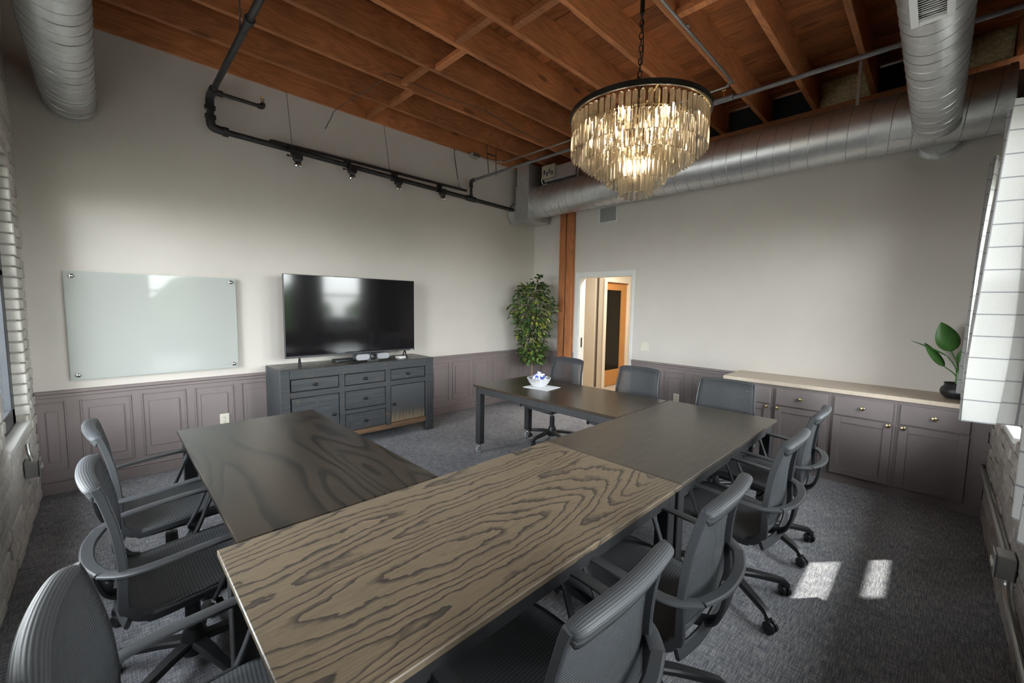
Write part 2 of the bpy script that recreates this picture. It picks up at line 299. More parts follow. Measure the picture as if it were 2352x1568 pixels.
# ------------------------------------------------------------------ mesh helpers
class MB:
    def __init__(s): s.b = bmesh.new()
    def box(s, x0, x1, y0, y1, z0, z1, bev=0.0, seg=1):
        c = [(x0, y0, z0), (x1, y0, z0), (x1, y1, z0), (x0, y1, z0), (x0, y0, z1), (x1, y0, z1), (x1, y1, z1), (x0, y1, z1)]
        v = [s.b.verts.new(p) for p in c]
        f = [s.b.faces.new([v[i] for i in q]) for q in ((0, 3, 2, 1), (4, 5, 6, 7), (0, 1, 5, 4), (1, 2, 6, 5), (2, 3, 7, 6), (3, 0, 4, 7))]
        if bev:
            e = list({e for q in f for e in q.edges}); bmesh.ops.bevel(s.b, geom=e, offset=bev, segments=seg, affect='EDGES', profile=0.5)
        return s
    def hexa(s, c):
        v = [s.b.verts.new(p) for p in c]
        for q in ((0, 3, 2, 1), (4, 5, 6, 7), (0, 1, 5, 4), (1, 2, 6, 5), (2, 3, 7, 6), (3, 0, 4, 7)): s.b.faces.new([v[i] for i in q])
        return s
    def loft(s, rings, cap=True, closed=False):
        R = [[s.b.verts.new(p) for p in r] for r in rings]; k = len(R[0]); N = len(R)
        for i in range(N if closed else N - 1):
            a, c = R[i], R[(i + 1) % N]
            for j in range(k):
                s.b.faces.new((a[j], a[(j + 1) % k], c[(j + 1) % k], c[j]))
        if cap and not closed:
            s.b.faces.new(list(reversed(R[0]))); s.b.faces.new(R[-1])
        return s
    def tube(s, pts, r, seg=8, closed=False, cap=True):
        P = [Vector(p) for p in pts]; N = len(P); rr = r if isinstance(r, (list, tuple)) else [r] * N
        rings = []; nrm = None
        for i in range(N):
            if closed: t = P[(i + 1) % N] - P[i - 1]
            else: t = P[min(i + 1, N - 1)] - P[max(i - 1, 0)]
            t.normalize()
            if nrm is None:
                a = Vector((0, 0, 1)) if abs(t.z) < 0.9 else Vector((1, 0, 0)); nrm = (a - t * a.dot(t)).normalized()
            else: nrm = (nrm - t * nrm.dot(t)).normalized()
            bn = t.cross(nrm)
            rings.append([P[i] + (nrm * math.cos(2 * PI * j / seg) + bn * math.sin(2 * PI * j / seg)) * rr[i] for j in range(seg)])
        return s.loft(rings, cap, closed)
    def cyl(s, p0, p1, r0, r1=None, seg=16): return s.tube([p0, p1], [r0, r0 if r1 is None else r1], seg)
    def strip(s, pts, side, w, t):
        """rectangular section swept along pts; side = width vector per point (unit); w,t full sizes"""
        P = [Vector(p) for p in pts]; N = len(P); rings = []
        for i in range(N):
            tg = (P[min(i + 1, N - 1)] - P[max(i - 1, 0)]).normalized(); sd = Vector(side[i] if isinstance(side, list) else side)
            sd = (sd - tg * sd.dot(tg)).normalized(); nn = tg.cross(sd); ww = w[i] if isinstance(w, list) else w
            c = 0.25
            q = []
            for a, b_ in ((-1, -1 + c * 2), (-1 + c, -1), (1 - c, -1), (1, -1 + c * 2), (1, 1 - c * 2), (1 - c, 1), (-1 + c, 1), (-1, 1 - c * 2)):
                q.append(P[i] + sd * (a * ww / 2) + nn * (b_ * t / 2))
            rings.append(q)
        return s.loft(rings)
    def lathe(s, prof, c=(0, 0, 0), seg=24, fn=None):
        rings = []
        for r, z in prof:
            rings.append([(c[0] + (r * (fn(a, z) if fn else 1)) * math.cos(a), c[1] + (r * (fn(a, z) if fn else 1)) * math.sin(a), c[2] + z) for a in [2 * PI * j / seg for j in range(seg)]])
        return s.loft(rings)
    def sphere(s, c, r, u=12, v=8, sc=(1, 1, 1)):
        prof = [(max(1e-4, math.sin(PI * i / v)), -math.cos(PI * i / v)) for i in range(v + 1)]
        rings = [[(c[0] + sc[0] * r * p * math.cos(2 * PI * j / u), c[1] + sc[1] * r * p * math.sin(2 * PI * j / u), c[2] + sc[2] * r * z) for j in range(u)] for p, z in prof]
        return s.loft(rings)
    def grid(s, fn, nu, nv, uv=None):
        V = [[s.b.verts.new(fn(i / nu, j / nv)) for j in range(nv + 1)] for i in range(nu + 1)]
        L = s.b.loops.layers.uv.verify() if uv else None
        for i in range(nu):
            for j in range(nv):
                f = s.b.faces.new((V[i][j], V[i + 1][j], V[i + 1][j + 1], V[i][j + 1]))
                if uv:
                    for lp, (a, c) in zip(f.loops, ((i, j), (i + 1, j), (i + 1, j + 1), (i, j + 1))): lp[L].uv = uv(a / nu, c / nv)
        return s
    def quad(s, a, b, c, d): s.b.faces.new([s.b.verts.new(p) for p in (a, b, c, d)]); return s
    def build(s, name, mat, parent=None, world=False, smooth=True, loc=None, kind=None, label=None, angle=35, solid=0):
        me = bpy.data.meshes.new(name)
        if world and parent is not None:
            off = Vector((0, 0, 0)); p = parent
            while p is not None: off += p.location; p = p.parent
            bmesh.ops.translate(s.b, verts=s.b.verts, vec=-off)
        bmesh.ops.recalc_face_normals(s.b, faces=s.b.faces)
        s.b.to_mesh(me); s.b.free()
        if smooth:
            me.polygons.foreach_set('use_smooth', [True] * len(me.polygons)); me.set_sharp_from_angle(angle=math.radians(angle))
        me.materials.append(M[mat] if isinstance(mat, str) else mat)
        o = bpy.data.objects.new(name, me); COL.objects.link(o)
        if parent is not None: o.parent = parent
        if loc is not None: o.location = loc
        if kind: o['kind'] = kind
        if label: o['label'] = label
        if solid:
            md = o.modifiers.new('thickness', 'SOLIDIFY'); md.thickness = solid; md.offset = 0
        return o
def inst(src, parent=None, loc=None, rot=None, scale=None, name=None):
    o = src.copy(); COL.objects.link(o); o.parent = parent
    if loc is not None: o.location = loc
    if rot is not None: o.rotation_euler = rot
    if scale is not None: o.scale = scale
    return o
def tag(o, label, cat, group=None, kind=None):
    if kind: o['kind'] = kind
    if label: o['label'] = label
    if cat: o['category'] = cat
    if group: o['group'] = group
    return o
def thing(name, label, cat, loc=(0, 0, 0), rz=0.0, group=None):
    o = bpy.data.objects.new(name, None); COL.objects.link(o); o.location = loc; o.rotation_euler = (0, 0, rz); o.empty_display_size = 0.1
    return tag(o, label, cat, group)
def copy_tree(o, parent=None):
    c = o.copy(); COL.objects.link(c); c.parent = parent
    for ch in list(o.children): copy_tree(ch, c)
    return c
def st(name, mb, mat, parent=None, **k):
    o = mb.build(name, mat, parent, **k)
    if parent is None: o['kind'] = 'structure'
    return o
# ------------------------------------------------------------------ room shell
XL, YF, ZD = -5.72, -5.23, 4.017
st('floor', MB().box(-6.1, 0.10, -5.6, 0.1, -0.12, 0.0), 'carpet', smooth=False)
wb = st('wall_back', MB().box(-6.1, 0.35, 0.0, 0.14, 0, 3.95), 'paint', smooth=False)
DY0, DY1, DH = -1.873, -0.972, 2.025
wr = st('wall_right', MB().box(0, 0.12, -0.5985, 0.0, 0, 3.5).box(0, 0.12, DY1, -0.8665, 0, 3.5).box(0, 0.12, -5.6, DY0, 0, 3.5).box(0, 0.12, DY0, DY1, DH, 3.5), 'paint', smooth=False)
def wall_with_openings(axis, inner, outer, a0, a1, z1, ops):
    mb = MB(); edges = sorted(ops); cur = a0
    def add(u0, u1, z0, zz):
        lo, hi = min(inner, outer), max(inner, outer)
        if axis == 'y': mb.box(u0, u1, lo, hi, z0, zz)
        else: mb.box(lo, hi, u0, u1, z0, zz)
    for (u0, u1) in edges:
        add(cur, u0, 0, z1); add(u0, u1, 0, WZF if axis == 'y' else WZ0); add(u0, u1, WZ1, z1); cur = u1
    add(cur, a1, 0, z1); return mb
BR = 0.012
wl = st('wall_left', wall_with_openings('x', XL - BR, XL - 0.35, -5.6, 0.0, ZD, WL), 'mortar', smooth=False)
wf = st('wall_front', wall_with_openings('y', YF - BR, YF - 0.35, XL - 0.35, 0.12, ZD, [WA, WB, WC]), 'mortar', smooth=False)
# bricks: left wall (painted white), individually where the photograph shows them
BH, BL, J = 0.0745, 0.212, 0.009
def brick_mesh(name, mat, lx, ly, lz):
    return MB().box(-lx / 2, lx / 2, -ly / 2, ly / 2, -lz / 2, lz / 2, 0.006).build(name, mat)
protoL = brick_mesh('brick', 'brick', 0.030, BL - J, BH - J); protoL.parent = wl; usedL = False
protoH = brick_mesh('brick', 'brick', 0.030, BL / 2 - J, BH - J); protoH.parent = wl; usedH = False
stuffL = MB(); cnt = 0
def put_left(y, z, half, vis):
    global usedL, usedH, cnt
    x = XL - 0.012 + random.uniform(-0.004, 0.005)
    rot = (random.uniform(-.01, .01), random.uniform(-.02, .02), random.uniform(-.03, .03))
    if vis and cnt < 292:
        cnt += 1
        p = protoH if half else protoL
        if half and not usedH: usedH = True; o = p
        elif not half and not usedL: usedL = True; o = p
        else: o = inst(p, wl)
        o.location = (x, y, z); o.rotation_euler = rot
    else:
        h = (BL / 2 - J) / 2 if half else (BL - J) / 2
        stuffL.box(x - 0.015, x + 0.015, y - h, y + h, z - (BH - J) / 2, z + (BH - J) / 2, 0.004)
rows = int(ZD / BH)
for r in range(rows):
    z = BH * (r + 0.5); off = (r % 2) * BL / 2
    y = -BL / 2 + 0.0
    k = 0; yy = 0.0
    # pieces from y=0 going towards the camera
    first = True; cur = 0.0
    while cur > -5.2:
        half = (first and r % 2 == 1); ln = BL / 2 if half else BL; first = False
        c = cur - ln / 2; cur -= ln
        blocked = False
        for (a, b_) in WL:
            if WZ0 - 0.02 < z < WZ1 + 0.02 and c + ln / 2 > a + 0.012 and c - ln / 2 < b_ - 0.012:
                blocked = True
                # closing piece at the jamb
                if c + ln / 2 > b_ + BL / 4: put_left(b_ + BL / 4, z, True, True)
                elif c - ln / 2 < a - BL / 4 and a > -2: put_left(a - BL / 4, z, True, True)
        if blocked: continue
        vis = (c > -0.55) or (-1.45 < c <= -0.55 and z < 1.0) or (-1.9 < c < -1.45 and z < 0.7)
        put_left(c, z, half, vis)
stuffL.build('brick_field', 'brick', wl, kind='stuff')
# reveal bricks of the left window's far jamb
protoR = brick_mesh('brick', 'brick', 0.20 - J, 0.026, BH - J); protoR.parent = wl
first = True
for r in range(int(WZ0 / BH) + 1, int(WZ1 / BH)):
    z = BH * (r + 0.5); o = protoR if first else inst(protoR, wl); first = False
    o.location = (XL - 0.085 + random.uniform(-.004, .004), WL[0][1] - 0.004 + random.uniform(-.003, .003), z); o.rotation_euler = (0, 0, random.uniform(-.03, .03))
# front wall bricks (bare grey) under and beside window B
protoF = brick_mesh('brick', 'gray_brick', BL - J, 0.03, BH - J); protoF.parent = wf
first = True; stuffF = MB()
for r in range(rows):
    z = BH * (r + 0.5); x = 0.0 - (r % 2) * BL / 2
    while x > XL:
        c = x - BL / 2; x -= BL
        if any(WZF - 0.02 < z < WZ1 + 0.02 and c + BL / 2 > a and c - BL / 2 < b_ for a, b_ in (WA, WB, WC)): continue
        yv = YF - 0.012 + random.uniform(-.004, .004)
        if -3.0 < c < -0.6 and z < 1.0:
            o = protoF if first else inst(protoF, wf); first = False
            o.location = (c, yv, z); o.rotation_euler = (random.uniform(-.02, .02), 0, random.uniform(-.02, .02))
        else: stuffF.box(c - BL / 2 + J / 2, c + BL / 2 - J / 2, yv - 0.015, yv + 0.015, z - BH / 2 + J / 2, z + BH / 2 - J / 2, 0.004)
stuffF.build('brick_field', 'gray_brick', wf, kind='stuff')
# ceiling: deck planks, joists, blocking, plate
ce = st('ceiling', MB().box(-6.1, 0.9, -5.6, 0.14, ZD + 0.028, ZD + 0.12), 'void', smooth=False)
pw = 0.138; x = -6.05; proto = None
while x < 0.85:
    if proto is None:
        proto = MB().box(-pw / 2 + 0.0025, pw / 2 - 0.0025, -2.85, 2.85, -0.012, 0.012, 0.003).build('plank', 'deck', ce, smooth=False); o = proto
    else: o = inst(proto, ce)
    o.location = (x, -2.73, ZD + 0.013 + random.uniform(-.003, .003)); x += pw
JY = [-0.005, -0.50, -0.975, -1.45, -1.905, -2.375, -2.86, -3.335, -3.80, -4.28, -4.76, -5.21]
JZ = 3.73; proto = None
for y in JY:
    if proto is None:
        proto = MB().box(-3.45, 3.45, -0.0225, 0.0225, JZ - ZD, 0, 0.003).build('joist', 'joist', ce, smooth=False); o = proto
    else: o = inst(proto, ce)
    o.location = (-2.85 + random.uniform(0, .05), y, ZD - 0.001)
BX = [-2.97, -2.92, -3.05, -2.97, -3.08, -2.88, -3.02, None, None, None, None]
proto = None
for k, bx in enumerate(BX):
    xs = [] if bx is None else [bx]
    if k == 7: xs = [-2.12]
    if k == 8: xs = [-3.0]
    for b0 in xs:
        y0, y1 = JY[k + 1] + 0.023, JY[k] - 0.023
        o = MB().box(-0.03, 0.03, y0, y1, -0.24, -0.195, 0.003).build('blocking', 'joist', ce, smooth=False); o.location = (b0, 0, JZ + 0.245)
MB().box(0.285, 0.42, -5.6, 0.0, 3.50, 3.725, 0.004).build('wall_plate', 'joist', ce, smooth=False)
MB().box(0.12, 0.285, -5.6, 0.0, 3.46, 3.50).build('ledge', 'void', ce, smooth=False)
MB().box(0.43, 0.47, -5.6, 0.14, 3.5, ZD - 0.0005).build('void_backing', 'void', ce, smooth=False)
def batt(y0, y1):
    mb = MB(); mb.grid(lambda u, v: (0.37 + 0.02 * math.sin(9 * u + 3 * v) * math.sin(7 * v), y0 + (y1 - y0) * u, 3.71 + 0.30 * v), 10, 8)
    return mb.build('insulation_batt', 'insul', ce, solid=0.05)
batt(-4.255, -3.825); batt(-5.18, -4.785)
# ------------------------------------------------------------------ windows
def window(idx, axis, a, b):
    fr = MB(); t = 0.05; z0, z1 = (WZF if axis == 'y' else WZ0), WZ1; zr = 1.74
    if axis == 'y': B = lambda u0, u1, z0_, z1_, d0, d1: (u0, u1, YF - d1, YF - d0, z0_, z1_)
    else: B = lambda u0, u1, z0_, z1_, d0, d1: (XL - d1, XL - d0, u0, u1, z0_, z1_)
    d0, d1 = (0.13, 0.20) if axis == 'y' else (0.055, 0.125)
    if axis == 'x': t = 0.11
    for q in ((a, a + t, z0, z1), (b - t, b, z0, z1), (a, b, z0, z0 + t), (a, b, z1 - t, z1), (a, b, zr - 0.022, zr + 0.022)):
        fr.box(*B(*q, d0, d1), 0.004)
    f = st('window_%d' % idx, fr, 'winframe', smooth=False)
    MB().box(*B(a + t, b - t, z0 + t, zr - 0.022, (d0 + d1) / 2 - 0.003, (d0 + d1) / 2 + 0.003)).build('pane', 'pane', f, smooth=False)
    MB().box(*B(a + t, b - t, zr + 0.022, z1 - t, (d0 + d1) / 2 - 0.003, (d0 + d1) / 2 + 0.003)).build('pane', 'pane', f, smooth=False)
    MB().box(*B(a, b, z0 - 0.03, z0 + 0.002, -0.012, d0), 0.004).build('sill', 'white', f, smooth=False)
    return f
for i, (ax, q) in enumerate((('x', WL[0]), ('x', WL[1]), ('y', WB), ('y', WA), ('y', WC))): window(i + 1, ax, *q)
# ------------------------------------------------------------------ door opening, hall
jm = MB().box(-0.002, 0.132, DY1 - 0.014, DY1 + 0.001, 0, DH - 0.012).box(-0.002, 0.132, DY0 - 0.001, DY0 + 0.012, 0, DH - 0.012).box(-0.002, 0.132, DY0, DY1, DH - 0.012, DH + 0.001)
tr = st('trim_3', jm, 'white', smooth=False)
MB().box(-0.018, 0.0, DY1 + 0.0, DY1 + 0.075, 0, DH + 0.072, 0.004).build('casing', 'white', tr, smooth=False)
MB().box(-0.018, 0.0, DY0 - 0.045, DY0, 0, DH + 0.072, 0.004).build('casing', 'white', tr, smooth=False)
MB().box(-0.018, 0.0, DY0, DY1, DH, DH + 0.072, 0.004).build('casing', 'white', tr, smooth=False)
MB().box(0.05, 0.080, DY1 - 0.018, DY1 - 0.013, 0.93, 1.08, 0.001).build('strike_plate', 'iron', tr, smooth=False)
st('floor', MB().box(0.10, 4.5, -3.2, 1.0, -0.12, 0.0), 'hallfloor', smooth=False)
st('wall_hall', MB().box(1.49, 4.5, -0.25, -0.13, 0, 2.75).box(1.49, 1.60, -0.13, 1.0, 0, 2.75), 'cream', smooth=False)
hx0, hx1, hy = 1.56, 2.36, -0.45
st('wall_hall_door', MB().box(1.49, hx0, hy, hy + 0.12, 0, 2.75).box(hx1, 4.5, hy, hy + 0.12, 0, 2.75).box(hx0, hx1, hy, hy + 0.12, 2.045, 2.75), 'cream', smooth=False)
st('wall_hall_end', MB().box(0.0, 4.5, 1.0, 1.1, 0, 2.75).box(0.0, 0.12, 0.14, 1.0, 0, 2.75).box(4.4, 4.5, hy, 1.0, 0, 2.75).box(4.4, 4.5, -3.2, hy, 0, 2.75).box(0.12, 4.5, -3.3, -3.2, 0, 2.75), 'cream', smooth=False)
st('ceiling_hall', MB().box(0.12, 4.5, -3.3, 1.0, 2.70, 2.80).box(0.12, 0.9, -5.6, 0.14, 3.40, 3.46), 'white', smooth=False)
t2 = st('trim_4', MB().box(1.475, hx0, hy - 0.022, hy, 0, 2.10, 0.003).box(hx1, hx1 + 0.07, hy - 0.022, hy, 0, 2.10, 0.003).box(hx0, hx1, hy - 0.022, hy, 2.045, 2.10, 0.003), 'cream', smooth=False)
dl = MB().box(hx0 + .005, hx0 + 0.075, hy + 0.03, hy + 0.075, 0.01, 2.04).box(hx1 - 0.20, hx1 - 0.005, hy + 0.03, hy + 0.075, 0.01, 2.04).box(hx0 + 0.075, hx1 - 0.20, hy + 0.03, hy + 0.075, 1.90, 2.04).box(hx0 + 0.075, hx1 - 0.20, hy + 0.03, hy + 0.075, 0.01, 0.32)
d1 = st('door_1', dl, 'hallwood', smooth=False)
MB().box(hx0 + 0.075, hx1 - 0.20, hy + 0.048, hy + 0.056, 0.32, 1.90).build('glass', 'hallglass', d1, smooth=False)
MB().cyl((hx0 + 0.04, hy + 0.03, 0.98), (hx0 + 0.04, hy - 0.03, 0.98), 0.012, seg=10).tube([(hx0 + 0.04, hy - 0.03, 0.98), (hx0 + 0.15, hy - 0.03, 0.98)], 0.009, 8).build('handle', 'iron', d1)
MB().box(1.5, 4.4, 0.7, 0.75, 0, 2.7).build('wall_hall_office', 'void', smooth=False)['kind'] = 'structure'
# ------------------------------------------------------------------ wainscot, baseboards
def panel_mesh(wd, z0, z1):
    """raised panel in the x-z plane, facing -y, centred on x"""
    mb = MB(); h = wd / 2; f = 0.012
    for q in ((-h, -h + f, z0, z1), (h - f, h, z0, z1), (-h + f, h - f, z0, z0 + f), (-h + f, h - f, z1 - f, z1)):
        mb.box(q[0], q[1], -0.009, 0.0, q[2], q[3], 0.003)
    mb.box(-h + 0.048, h - 0.048, -0.008, 0.0, z0 + 0.075, z1 - 0.075, 0.006)
    return mb
t1 = st('trim_1', MB().box(XL, 0, -0.016, 0, 0.0, 0.825), 'mauve', smooth=False)
MB().box(XL, 0, -0.036, 0, 0.812, 0.84, 0.006).box(XL, 0, -0.026, 0, 0.782, 0.812, 0.005).build('chair_rail', 'mauve', t1, smooth=False)
pm = None; x = -5.6325 + 0.0; xs = [-5.635] + [-5.32 - 0 + 0.3755 * k for k in range(15)]
for k, x in enumerate(xs):
    if x > -0.12: break
    if k == 0: o = panel_mesh(0.165, 0.185, 0.75).build('panel', 'mauve', t1)
    elif pm is None: pm = panel_mesh(0.312, 0.185, 0.75).build('panel', 'mauve', t1); o = pm
    else: o = inst(pm, t1)
    o.location = (x, -0.016, 0)
st('baseboard_back', MB().box(XL, 0, -0.030, 0, 0, 0.095, 0.004).box(XL, 0, -0.024, 0, 0.095, 0.113, 0.006), 'mauve', smooth=False)
t2w = st('trim_2', MB().box(-0.016, 0, -0.60, 0, 0, 0.825).box(-0.016, 0, DY1 + 0.075, -0.865, 0, 0.825).box(-0.016, 0, -3.35, DY0 - 0.045, 0, 0.825), 'mauve', smooth=False)
for a, b_ in ((-0.60, 0), (DY1 + 0.075, -0.865), (-3.35, DY0 - 0.045)):
    MB().box(-0.036, 0, a, b_, 0.812, 0.84, 0.006).box(-0.026, 0, a, b_, 0.782, 0.812, 0.005).build('chair_rail', 'mauve', t2w, smooth=False)
pm = None
for y in (-0.30, -2.185, -2.548, -2.908, -3.22):
    wd = 0.262
    if pm is None: pm = panel_mesh(wd, 0.185, 0.736).build('panel', 'mauve', t2w); o = pm
    else: o = inst(pm, t2w)
    o.location = (-0.016, y, 0); o.rotation_euler = (0, 0, -PI / 2)
st('baseboard_right', MB().box(-0.030, 0, -0.60, 0, 0, 0.10, 0.004).box(-0.030, 0, -3.35, DY0 - 0.045, 0, 0.10, 0.004), 'mauve', smooth=False)
# timber post in the right wall
po = thing('timber_post', 'square orange-brown timber post with a long vertical crack beside the ficus', 'post', (-0.02, -0.732, 0))
pk = MB().box(-0.065, 0.10, -0.865, -0.738, 0, 3.73, 0.006).box(-0.065, 0.10, -0.730, -0.60, 0, 3.73, 0.006).box(-0.05, 0.10, -0.74, -0.728, 0, 3.73)
pk.build('shaft', 'post', po, world=True)
MB().tube([(-0.0655, -0.734 + 0.006 * math.sin(z * 2.3) + 0.003 * math.sin(z * 11), z) for z in [0.1 + 0.12 * i for i in range(30)]], 0.004, 6).build('crack', 'void', po, world=True)
# ------------------------------------------------------------------ tables
TH = 0.735
def table(name, label, cx, cy, rz, L, W, top):
    t = thing(name, label, 'table', (cx, cy, 0), rz, 'conference tables set in a U')
    MB().box(-L / 2, L / 2, -W / 2, W / 2, TH - 0.022, TH, 0.003).build('tabletop', top, t, smooth=False)
    ap = MB(); i = 0.022
    for y in (-W / 2 + i, W / 2 - i - 0.02): ap.box(-L / 2 + i, L / 2 - i, y, y + 0.02, TH - 0.088, TH - 0.0225, 0.002)
    for x in (-L / 2 + i, L / 2 - i - 0.02): ap.box(x, x + 0.02, -W / 2 + i + .02, W / 2 - i - .02, TH - 0.088, TH - 0.0225, 0.002)
    ap.build('apron', 'tableframe', t, smooth=False)
    for sx in (-1, 1):
        for sy in (-1, 1):
            x, y = sx * (L / 2 - 0.055), sy * (W / 2 - 0.055)
            lg = MB().box(x - 0.034, x + 0.034, y - 0.034, y + 0.034, 0.098, TH - 0.023, 0.004)
            l_ = lg.build('leg', 'tableframe', t, smooth=False)
            c = MB().cyl((x, y, 0.098), (x, y, 0.076), 0.022, seg=12).box(x - 0.016, x - 0.011, y - 0.012, y + 0.03, 0.03, 0.08).box(x + 0.011, x + 0.016, y - 0.012, y + 0.03, 0.03, 0.08)
            c.build('caster_fork', 'chrome', l_, smooth=False)
            q = MB().lathe([(0.006, -0.010), (0.026, -0.010), (0.036, -0.008), (0.038, 0), (0.036, 0.008), (0.026, 0.010), (0.006, 0.010)], seg=20)
            bmesh.ops.rotate(q.b, verts=q.b.verts, cent=(0, 0, 0), matrix=Matrix.Rotation(PI / 2, 3, 'Y'))
            bmesh.ops.translate(q.b, verts=q.b.verts, vec=(x, y + 0.012, 0.038)); q.build('wheel', 'wheel', l_)
    return t
table('conference_table', 'light oak table with bold dark grain in the foreground', -4.206, -3.661, -0.001, 1.700, 0.856, 'oak')
table('conference_table', 'grey-brown fine-grained table butted against the far end of the light oak one', -2.4985, -3.662, -0.0015, 1.705, 0.850, 'greyoak')
table('conference_table', 'near-black table on the left in front of the black sideboard', -4.576, -2.364, PI / 2, 1.722, 0.839, 'darkoak')
table('conference_table', 'dark brown table holding the silver candy bowl', -2.112, -2.367, PI / 2 + .006, 1.722, 0.862, 'umber')
# ------------------------------------------------------------------ office chairs
def interp(P, t):
    d = [0]
    for a, b in zip(P, P[1:]): d.append(d[-1] + math.dist(a, b))
    s = t * d[-1]
    for i in range(len(P) - 1):
        if s <= d[i + 1] or i == len(P) - 2:
            k = (s - d[i]) / (d[i + 1] - d[i]); return tuple(P[i][j] + (P[i + 1][j] - P[i][j]) * k for j in range(len(P[0])))
def smoothpath(P, n):
    out = []; N = len(P)
    for i in range(N - 1):
        p0, p1, p2, p3 = P[max(i - 1, 0)], P[i], P[i + 1], P[min(i + 2, N - 1)]
        for k in range(n):
            t = k / n
            out.append(tuple(0.5 * ((2 * b) + (c - a) * t + (2 * a - 5 * b + 4 * c - d) * t * t + (3 * b - a - 3 * c + d) * t ** 3) for a, b, c, d in zip(p0, p1, p2, p3)))
    out.append(tuple(P[-1])); return out
# (y, z, half width) of the continuous seat/back sling
PROF = smoothpath([(0.285, 0.425, 0.235), (0.262, 0.462, 0.245), (0.20, 0.474, 0.25), (0.05, 0.468, 0.25), (-0.10, 0.455, 0.247), (-0.165, 0.458, 0.243), (-0.198, 0.492, 0.240), (-0.203, 0.55, 0.236), (-0.200, 0.65, 0.230), (-0.212, 0.78, 0.222), (-0.238, 0.90, 0.214), (-0.252, 0.945, 0.212)], 5)
def chair_proto():
    t = thing('office_chair', 'x', 'chair', group='black mesh office chairs around the tables')
    n = len(PROF); kb = next(i for i, p in enumerate(PROF) if p[1] > 0.52 and p[0] < 0)
    def sling(i0, i1, dip):
        def f(u, v):
            q = i0 + (i1 - i0) * u; i = min(int(q), n - 2); k = q - i
            y, z, h = (PROF[i][j] + (PROF[i + 1][j] - PROF[i][j]) * k for j in range(3)); x = (2 * v - 1) * (h - 0.008)
            s = dip * (1 - (2 * v - 1) ** 2)
            if y > -0.15: return (x, y, z - s)
            return (x, y - s, z - (s if z < .5 else 0) * .5)
        return f
    MB().grid(sling(0, kb, 0.016), 34, 12, uv=lambda u, v: (v * .5, u * 0.56)).build('seat', 'meshseat', t, solid=0.006)
    MB().grid(sling(kb, n - 1, 0.022), 26, 12, uv=lambda u, v: (v * .5, u * 0.42)).build('backrest', 'meshback', t, solid=0.006)
    for s in (-1, 1):
        kk = [i for i in range(n) if True]
        pts = [(s * (p[2] + 0.004), p[0] - (0.012 if p[1] > .5 else 0), p[1] - (0.012 if p[0] > -.15 else 0.004)) for p in PROF]
        wd = [0.026 + 0.008 * math.exp(-((p[0] + 0.19) ** 2 + (p[1] - 0.50) ** 2) / 0.012) for p in PROF]
        side = []
        for i in range(n):
            a, b_ = PROF[max(i - 1, 0)], PROF[min(i + 1, n - 1)]; ty, tz = b_[0] - a[0], b_[1] - a[1]; l_ = math.hypot(ty, tz)
            side.append((0, -tz / l_, ty / l_))
        MB().strip(pts, side, wd, 0.018).build('side_rail', 'graypl', t)
    # rolled top edge over which the ribbed mesh folds
    y0, z0 = -0.262, 0.945
    def rollf(u, v):
        q = -1 + 2 * u; e = max(0.03, 1 - abs(q) ** 14) ** 0.5; a = PI * (-0.30 + 1.5 * v)
        return (q * 0.222, y0 - 0.022 * (1 - q * q) + e * 0.024 * -math.cos(a - .5) - .004, z0 - 0.014 * q ** 4 + e * (0.016 * math.sin(a - .5) - (0.03 * (0.12 - v) / 0.12 if v < .12 else 0)))
    MB().grid(rollf, 30, 14, uv=lambda u, v: (u * .44, v * 0.10)).build('top_roll', 'meshroll', t, angle=60, solid=0.004)
    # armrest loop: one band from seat side up, along, round behind the back and forward again
    half = [(0.262, 0.035, 0.425), (0.268, 0.075, 0.50), (0.276, 0.118, 0.605), (0.280, 0.128, 0.643), (0.280, 0.105, 0.660), (0.281, 0.0, 0.655), (0.279, -0.12, 0.645), (0.262, -0.20, 0.638), (0.20, -0.262, 0.632), (0.10, -0.292, 0.630), (0.0, -0.300, 0.629)]
    full = half + [(-a, b_, c) for a, b_, c in reversed(half[:-1])]
    sp = smoothpath(full, 4); N = len(sp); side = []
    for i, p in enumerate(sp):
        if p[2] > 0.62 or p[1] < 0: 
            if abs(p[0]) > 0.27 or p[1] > -.12: side.append((1, 0, 0) if p[0] > 0 else (1, 0, 0))
            else:
                v = Vector((p[0] / 0.27, (p[1] + 0.08) / 0.22, 0)); v = Vector((v.x, v.y, 0.55)).normalized(); sgn = 1 if p[0] >= 0 else 1
                side.append(tuple(v))
        else: side.append((1, 0, 0))
    k = N // 2
    # three pieces with their own joints: right arm, left arm, lumbar band
    def arm(sgn):
        pts = smoothpath([(sgn * a, b_, c) for a, b_, c in half[:9]], 4)
        sd = []
        for p in pts:
            if p[1] > -0.13: sd.append((1, 0, 0))
            else:
                f = min(1, (-0.13 - p[1]) / 0.12); sd.append(tuple(Vector((1 - 0.35 * f, -0.75 * f * sgn, 0.0)).normalized()))
        wds = [0.030 if p[2] < 0.6 else 0.044 for p in pts]
        MB().strip(pts, sd, wds, 0.013).build('armrest', 'arm', t)
    arm(1); arm(-1)
    pts = smoothpath([half[8], half[9], half[10], (-half[9][0],) + half[9][1:], (-half[8][0],) + half[8][1:]], 6)
    MB().strip(pts, [tuple(Vector((p[0] * 2.6, -0.85, 0.15)).normalized()) for p in pts], 0.042, 0.015).build('lumbar_band', 'arm', t)
    # spine and lower bracket behind the back
    sp = smoothpath([(0, -0.292, 0.622), (0, -0.278, 0.52), (0, -0.240, 0.445), (0, -0.14, 0.418)], 5)
    MB().strip(sp, (1, 0, 0), [0.09 - 0.03 * i / (len(sp) - 1) for i in range(len(sp))], 0.018).build('spine', 'blackpl', t)
